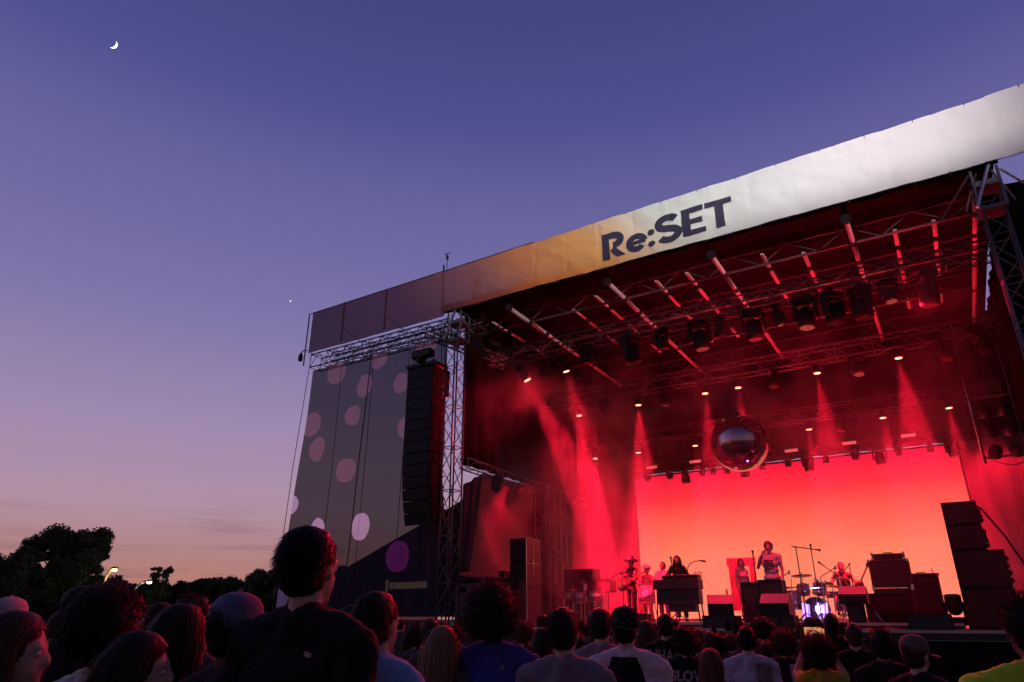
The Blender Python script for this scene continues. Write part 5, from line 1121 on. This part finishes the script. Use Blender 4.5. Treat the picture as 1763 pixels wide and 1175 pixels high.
#@@TREES
# ------------------------------------------------------------------ trees, lamps, moon, backstage
M_LEAF = mat('leaf', (.06, .08, .04), .7, 0, .4, .6); M_BARK = mat('bark', (.05, .035, .025), .9, 0, .3)
def tree(label, base, h, r, n, seed, leaf=.28, gaps=.5, group='trees beyond the field', lean=0, squash=1.0, pts=None):
    rnd = random.Random(seed); t = thing('tree', label, 'tree', base, 0, group); b = MB()
    b.cyl((0, 0, 0), (lean * .3, 0, h * .55), h * .028, h * .014, 8)
    blobs = []
    for k in range(40):
        a = rnd.uniform(0, 2 * PI); q = rnd.uniform(.15, 1) * r * .85; z = h * rnd.uniform(.38, .88); sh_ = math.sqrt(max(.1, 1 - ((z / h - .55) / .48) ** 2))
        c = V((q * math.cos(a) * sh_, q * math.sin(a) * sh_, z)); blobs.append((c, r * rnd.uniform(.1, .27))); b.cyl((lean * .2, 0, h * rnd.uniform(.25, .5)), c, h * .01, h * .003, 5)
    for k in range(30): 
        c, q = rnd.choice(blobs[:40]); blobs.append((c + V((rnd.gauss(0, 1), rnd.gauss(0, 1), rnd.gauss(0, .7))) * q * .7, q * rnd.uniform(.25, .5)))
    b.build('trunk', M_BARK, t, True); s = MB()
    tot = sum(q ** 2 for c, q in blobs)
    for c, q in blobs:
        for i in range(int(n * q ** 2 / tot)):
            d = V((rnd.gauss(0, 1), rnd.gauss(0, 1), rnd.gauss(0, 1))) * q * .5
            if d.length > q * 1.25: continue
            p = c + V((d.x, d.y, d.z * squash * .85))
            u = V((rnd.gauss(0, 1), rnd.gauss(0, 1), rnd.gauss(0, .6))).normalized(); v = u.orthogonal().normalized(); v.rotate(Matrix.Rotation(rnd.uniform(0, 6), 3, u)); l_ = leaf * rnd.uniform(.6, 1.3)
            s._add([p - u * l_, p + v * l_ * .5, p + u * l_, p - v * l_ * .5], [(0, 1, 2, 3)])
    s.build('crown', M_LEAF, t); return t
def tree_px(label, px, top, D, wpx, n, seed, leaf=.3, **k):
    p = at(px, top, D=D); r = wpx / 2 / FPX * D; return tree(label, (p.x, p.y, 0), p.z, r, n, seed, leaf, **k)
tree_px('tallest broad dark tree at the left against the sunset', 126, 898, 62, 165, 90000, 1, .13)
tree_px('lower shoulder of dark foliage left of the tallest tree', 68, 930, 58, 90, 24000, 2, .14)
tree_px('thin topped young tree left of the tallest tree', 44, 938, 50, 42, 2600, 3, .12)
tree_px('dark tree cut by the left picture edge', -12, 945, 60, 110, 20000, 4, .16)
tree_px('small spiky tree right of the second street lamp', 284, 962, 66, 44, 3600, 5, .13)
tree_px('rounded tree touching the edge of the dotted mesh curtain', 462, 972, 58, 84, 26000, 6, .12)
tree_px('rounded tree seen through the dotted mesh curtain', 575, 962, 55, 90, 16000, 7, .16)
fr2 = random.Random(9)
desc = ['bushy', 'ragged', 'low', 'wide', 'narrow topped', 'dense', 'rounded', 'uneven', 'flat topped', 'small']
for i, px in enumerate((5, 90, 160, 205, 235, 262, 305, 335, 365, 392, 415, 430, 500, 540)):
    tree_px('%s tree of the low dark treeline, %s' % (desc[i % 10], ('at the far left', 'under the tallest tree', 'right under the tallest tree', 'behind the brighter street lamp', 'between the two street lamps', 'under the second street lamp', 'just right of the spiky tree', 'left middle of the gap by the sunset', 'middle of the gap by the sunset', 'right middle of the gap by the sunset', 'near the rounded tree', 'left foot of the rounded tree', 'through the mesh curtain edge', 'through the mesh curtain')[i]), px, (996 - 9 * math.sin(px * .9)) if 200 < px < 440 else 982, 90 if px > 200 else 60, 84, 11000, 20 + i, .26)
b = MB()
for i in range(9000):
    x = fr2.uniform(-40, 620); D_ = fr2.uniform(95, 110); p = at(x, 1012 + 5 * noise.noise(V((x * .04, 0, 0))) + fr2.uniform(0, 50), D=D_); u = V((fr2.gauss(0, 1), fr2.gauss(0, 1), fr2.gauss(0, 1))).normalized(); v = u.orthogonal().normalized(); l_ = .8
    b._add([p - u * l_, p + v * l_ * .6, p + u * l_, p - v * l_ * .6], [(0, 1, 2, 3)])
o = b.build('far_woods', M_LEAF); tag(o, 'far dark woods closing the field behind the single trees', 'woods', kind='stuff')

def street_lamp(label, base_px, top_px, D, col, e):
    p0 = at(*base_px, D=D); p1 = at(*top_px, D=D); t = thing('street_lamp', label, 'street lamp', (p0.x, p0.y, 0), 0, 'street lamps'); d = V((p1.x - p0.x, p1.y - p0.y, 0)); h = p1.z
    b = MB(); pts = [V((0, 0, 0)), V((0, 0, h - 1.6)), d * .12 + V((0, 0, h - .9)), d * .35 + V((0, 0, h - .35)), d * .7 + V((0, 0, h - .02)), d + V((0, 0, h))]
    b.tube(pts, .075, 8); b.build('pole', mat('lamp_pole', (.4, .36, .3), .5, .4), t, True)
    b = MB(); b.ell(d * 1.05 + V((0, 0, h + .02)), (.34, .2, .1), 12, 8); lh = b.build('lamp_head', M_ALUD, t, True)
    b = MB(); b.ell(d * 1.05 + V((0, 0, h - .1)), (.22, .16, .09), 12, 8); b.build('lamp_glass', mat('glass_' + label.split()[0], col, .3, 0, 0, emit=col, estr=14), lh, True)
    light('POINT', 'lamp_light', t, tuple(d * 1.5 + V((0, 0, h - 1.1))), e, col, .3); return t
street_lamp('bright orange street lamp on a curved pole before the tallest tree', (176, 1010), (197, 979), 46, (1, .62, .2), 260)
street_lamp('greenish white street lamp on a long thin arm, right of the orange one', (226, 1014), (256, 1001), 56, (.9, 1, .6), 160)

# crescent moon and the evening star, far out in the sky
mp_ = at(194, 76, D=1400); dirn = (mp_ - V((0, 0, CAMZ))).normalized(); rM = 7.2 / FPX * 1400
t = MB(); n = 24; vs = []; fs = []
rgt = V((_R[0], _R[1], 0)); upv = rgt.cross(dirn).normalized(); rgt = dirn.cross(upv).normalized()
ax = (-rgt * -.62 - upv * .78).normalized(); ay = dirn.cross(ax).normalized()
for i in range(n + 1):
    a = -1.45 + 2.9 * i / n; vs.append(tuple(ax * math.cos(a) * rM + ay * math.sin(a) * rM)); vs.append(tuple(ax * (math.cos(a) * rM * .55 + 0) + ay * math.sin(a) * rM * .99))
m0 = len(vs); vs += [tuple(V(v) + dirn * 2) for v in vs]
for i in range(n): fs.append((2 * i, 2 * i + 1, 2 * i + 3, 2 * i + 2)); fs.append((m0 + 2 * i, m0 + 2 * i + 2, m0 + 2 * i + 3, m0 + 2 * i + 1)); fs.append((2 * i, 2 * i + 2, m0 + 2 * i + 2, m0 + 2 * i))
t._add(vs, fs); o = t.build('moon', mat('moon_glow', (.9, .9, .85), .9, 0, 0, emit=(1, .97, .93), estr=3)); o.location = mp_; tag(o, 'thin white crescent moon high at the upper left', 'moon')
b = MB(); b.ell((0, 0, 0), 1.15, 8, 6); o = b.build('star', mat('star_glow', (1, 1, 1), .9, 0, 0, emit=(1, .97, .93), estr=2)); o.location = at(500, 519, D=1400); tag(o, 'single bright star left of the stage banner', 'star')

# backstage tent seen through the mesh curtain
pts = [(585, 1062), (585, 984), (765, 880), (832, 838), (836, 1062)]
b = MB(); pv = [at(x, y, Y=20) for x, y in pts]; vs = [tuple(p) for p in pv] + [(p.x, p.y + 5, p.z) for p in pv]; n = 5
b._add(vs, [tuple(range(n)), tuple(range(2 * n - 1, n - 1, -1))] + [(i, n + i, n + (i + 1) % n, (i + 1) % n) for i in range(n)])
tt = thing('backstage_tent', 'dark sloping tent behind the mesh curtain with a glowing slit put in for sky', 'tent', (0, 0, 0)); b.build('canvas', mat('tent_canvas', (.035, .02, .035), .85, 0, .2, 1), tt)
b = MB(); b.box(at(702, 1008, Y=19.97), (1.7, .03, .22)); b.box(at(666, 1009, Y=19.97), (.1, .03, .4)); b.build('window', mat('sky_slit_glow', (.5, .4, .35), .6, 0, .2, emit=(.6, .35, .25), estr=.35), tt)  # glowing panel put in where open sky shows through, no window
def block(name, label, cat, x0, y0, x1, y1, Y, d, m):
    p, q = at(x0, y0, Y=Y), at(x1, y1, Y=Y); t = thing(name, label, cat, ((p.x + q.x) / 2, Y, 0)); w2 = abs(q.x - p.x); 
    b = MB(); b.box((0, d / 2, p.z / 2), (w2, d, p.z)); b.build('cover', m, t, bevel=.02)
    b = MB(); b.box((0, -.012, p.z - .06), (w2 * 1.01, .02, .1)); b.box((-w2 * .2, -.012, p.z - .3), (w2 * .3, .02, .14)); b.build('trim_strip', M_BLK, t); return t
block('banner_board', 'pinkish sheeted board beside the foot of the left tower', 'board', 784, 998, 826, 1075, 17.2, .4, mat('pink_sheet', (.3, .2, .24), .8, 0, .25, 3))
block('banner_board', 'mauve sheeted board left of the black speaker stack', 'board', 838, 996, 876, 1075, 17.5, .4, mat('mauve_sheet', (.2, .1, .12), .8, 0, .25, 3))
block('equipment_trunk', 'dark trunk on the deck corner under the tarpaulin', 'trunk', 795, 986, 868, 1000, 19.4, .8, M_CASE)
# flood lamp and mast added to light the banner's right half, standing in the field out of view
fd_ = thing('added_flood', 'added unseen flood lamp on a tall mast lighting the white end of the banner', 'flood lamp', (8.5, .5, 0))
b = MB(); b.cyl((0, 0, 0), (0, 0, 11.2), .08)
for k in range(3): b.cyl((0, 0, .6), (.5 * math.cos(k * 2.1), .5 * math.sin(k * 2.1), 0), .02)
b.build('pole', M_BLKM, fd_)
b = MB(); b.box((0, 0, 11.35), (.4, .25, .3), (-.1, 0, 0)); b.build('lamp_body', M_BLKM, fd_)
b = MB(); dd_ = Vector((-12.3, 15.1, 0)).normalized(); c_ = Vector((0, .2, 11.5)) + dd_ * .6; b.box((c_.x, c_.y, 11.5 - .028 - .25), (1.6, .02, .5), (0, 0, math.atan2(dd_.y, dd_.x) - PI / 2)); b.build('light_shield', M_BLKM, fd_)  # unseen plate added to keep the flood off the roof and poles
light('SPOT', 'flood', fd_, (0, .2, 11.5), 16500, (1, .93, .95), .03, math.radians(50), 1.0, (-12.3, 15.1, 1.6))
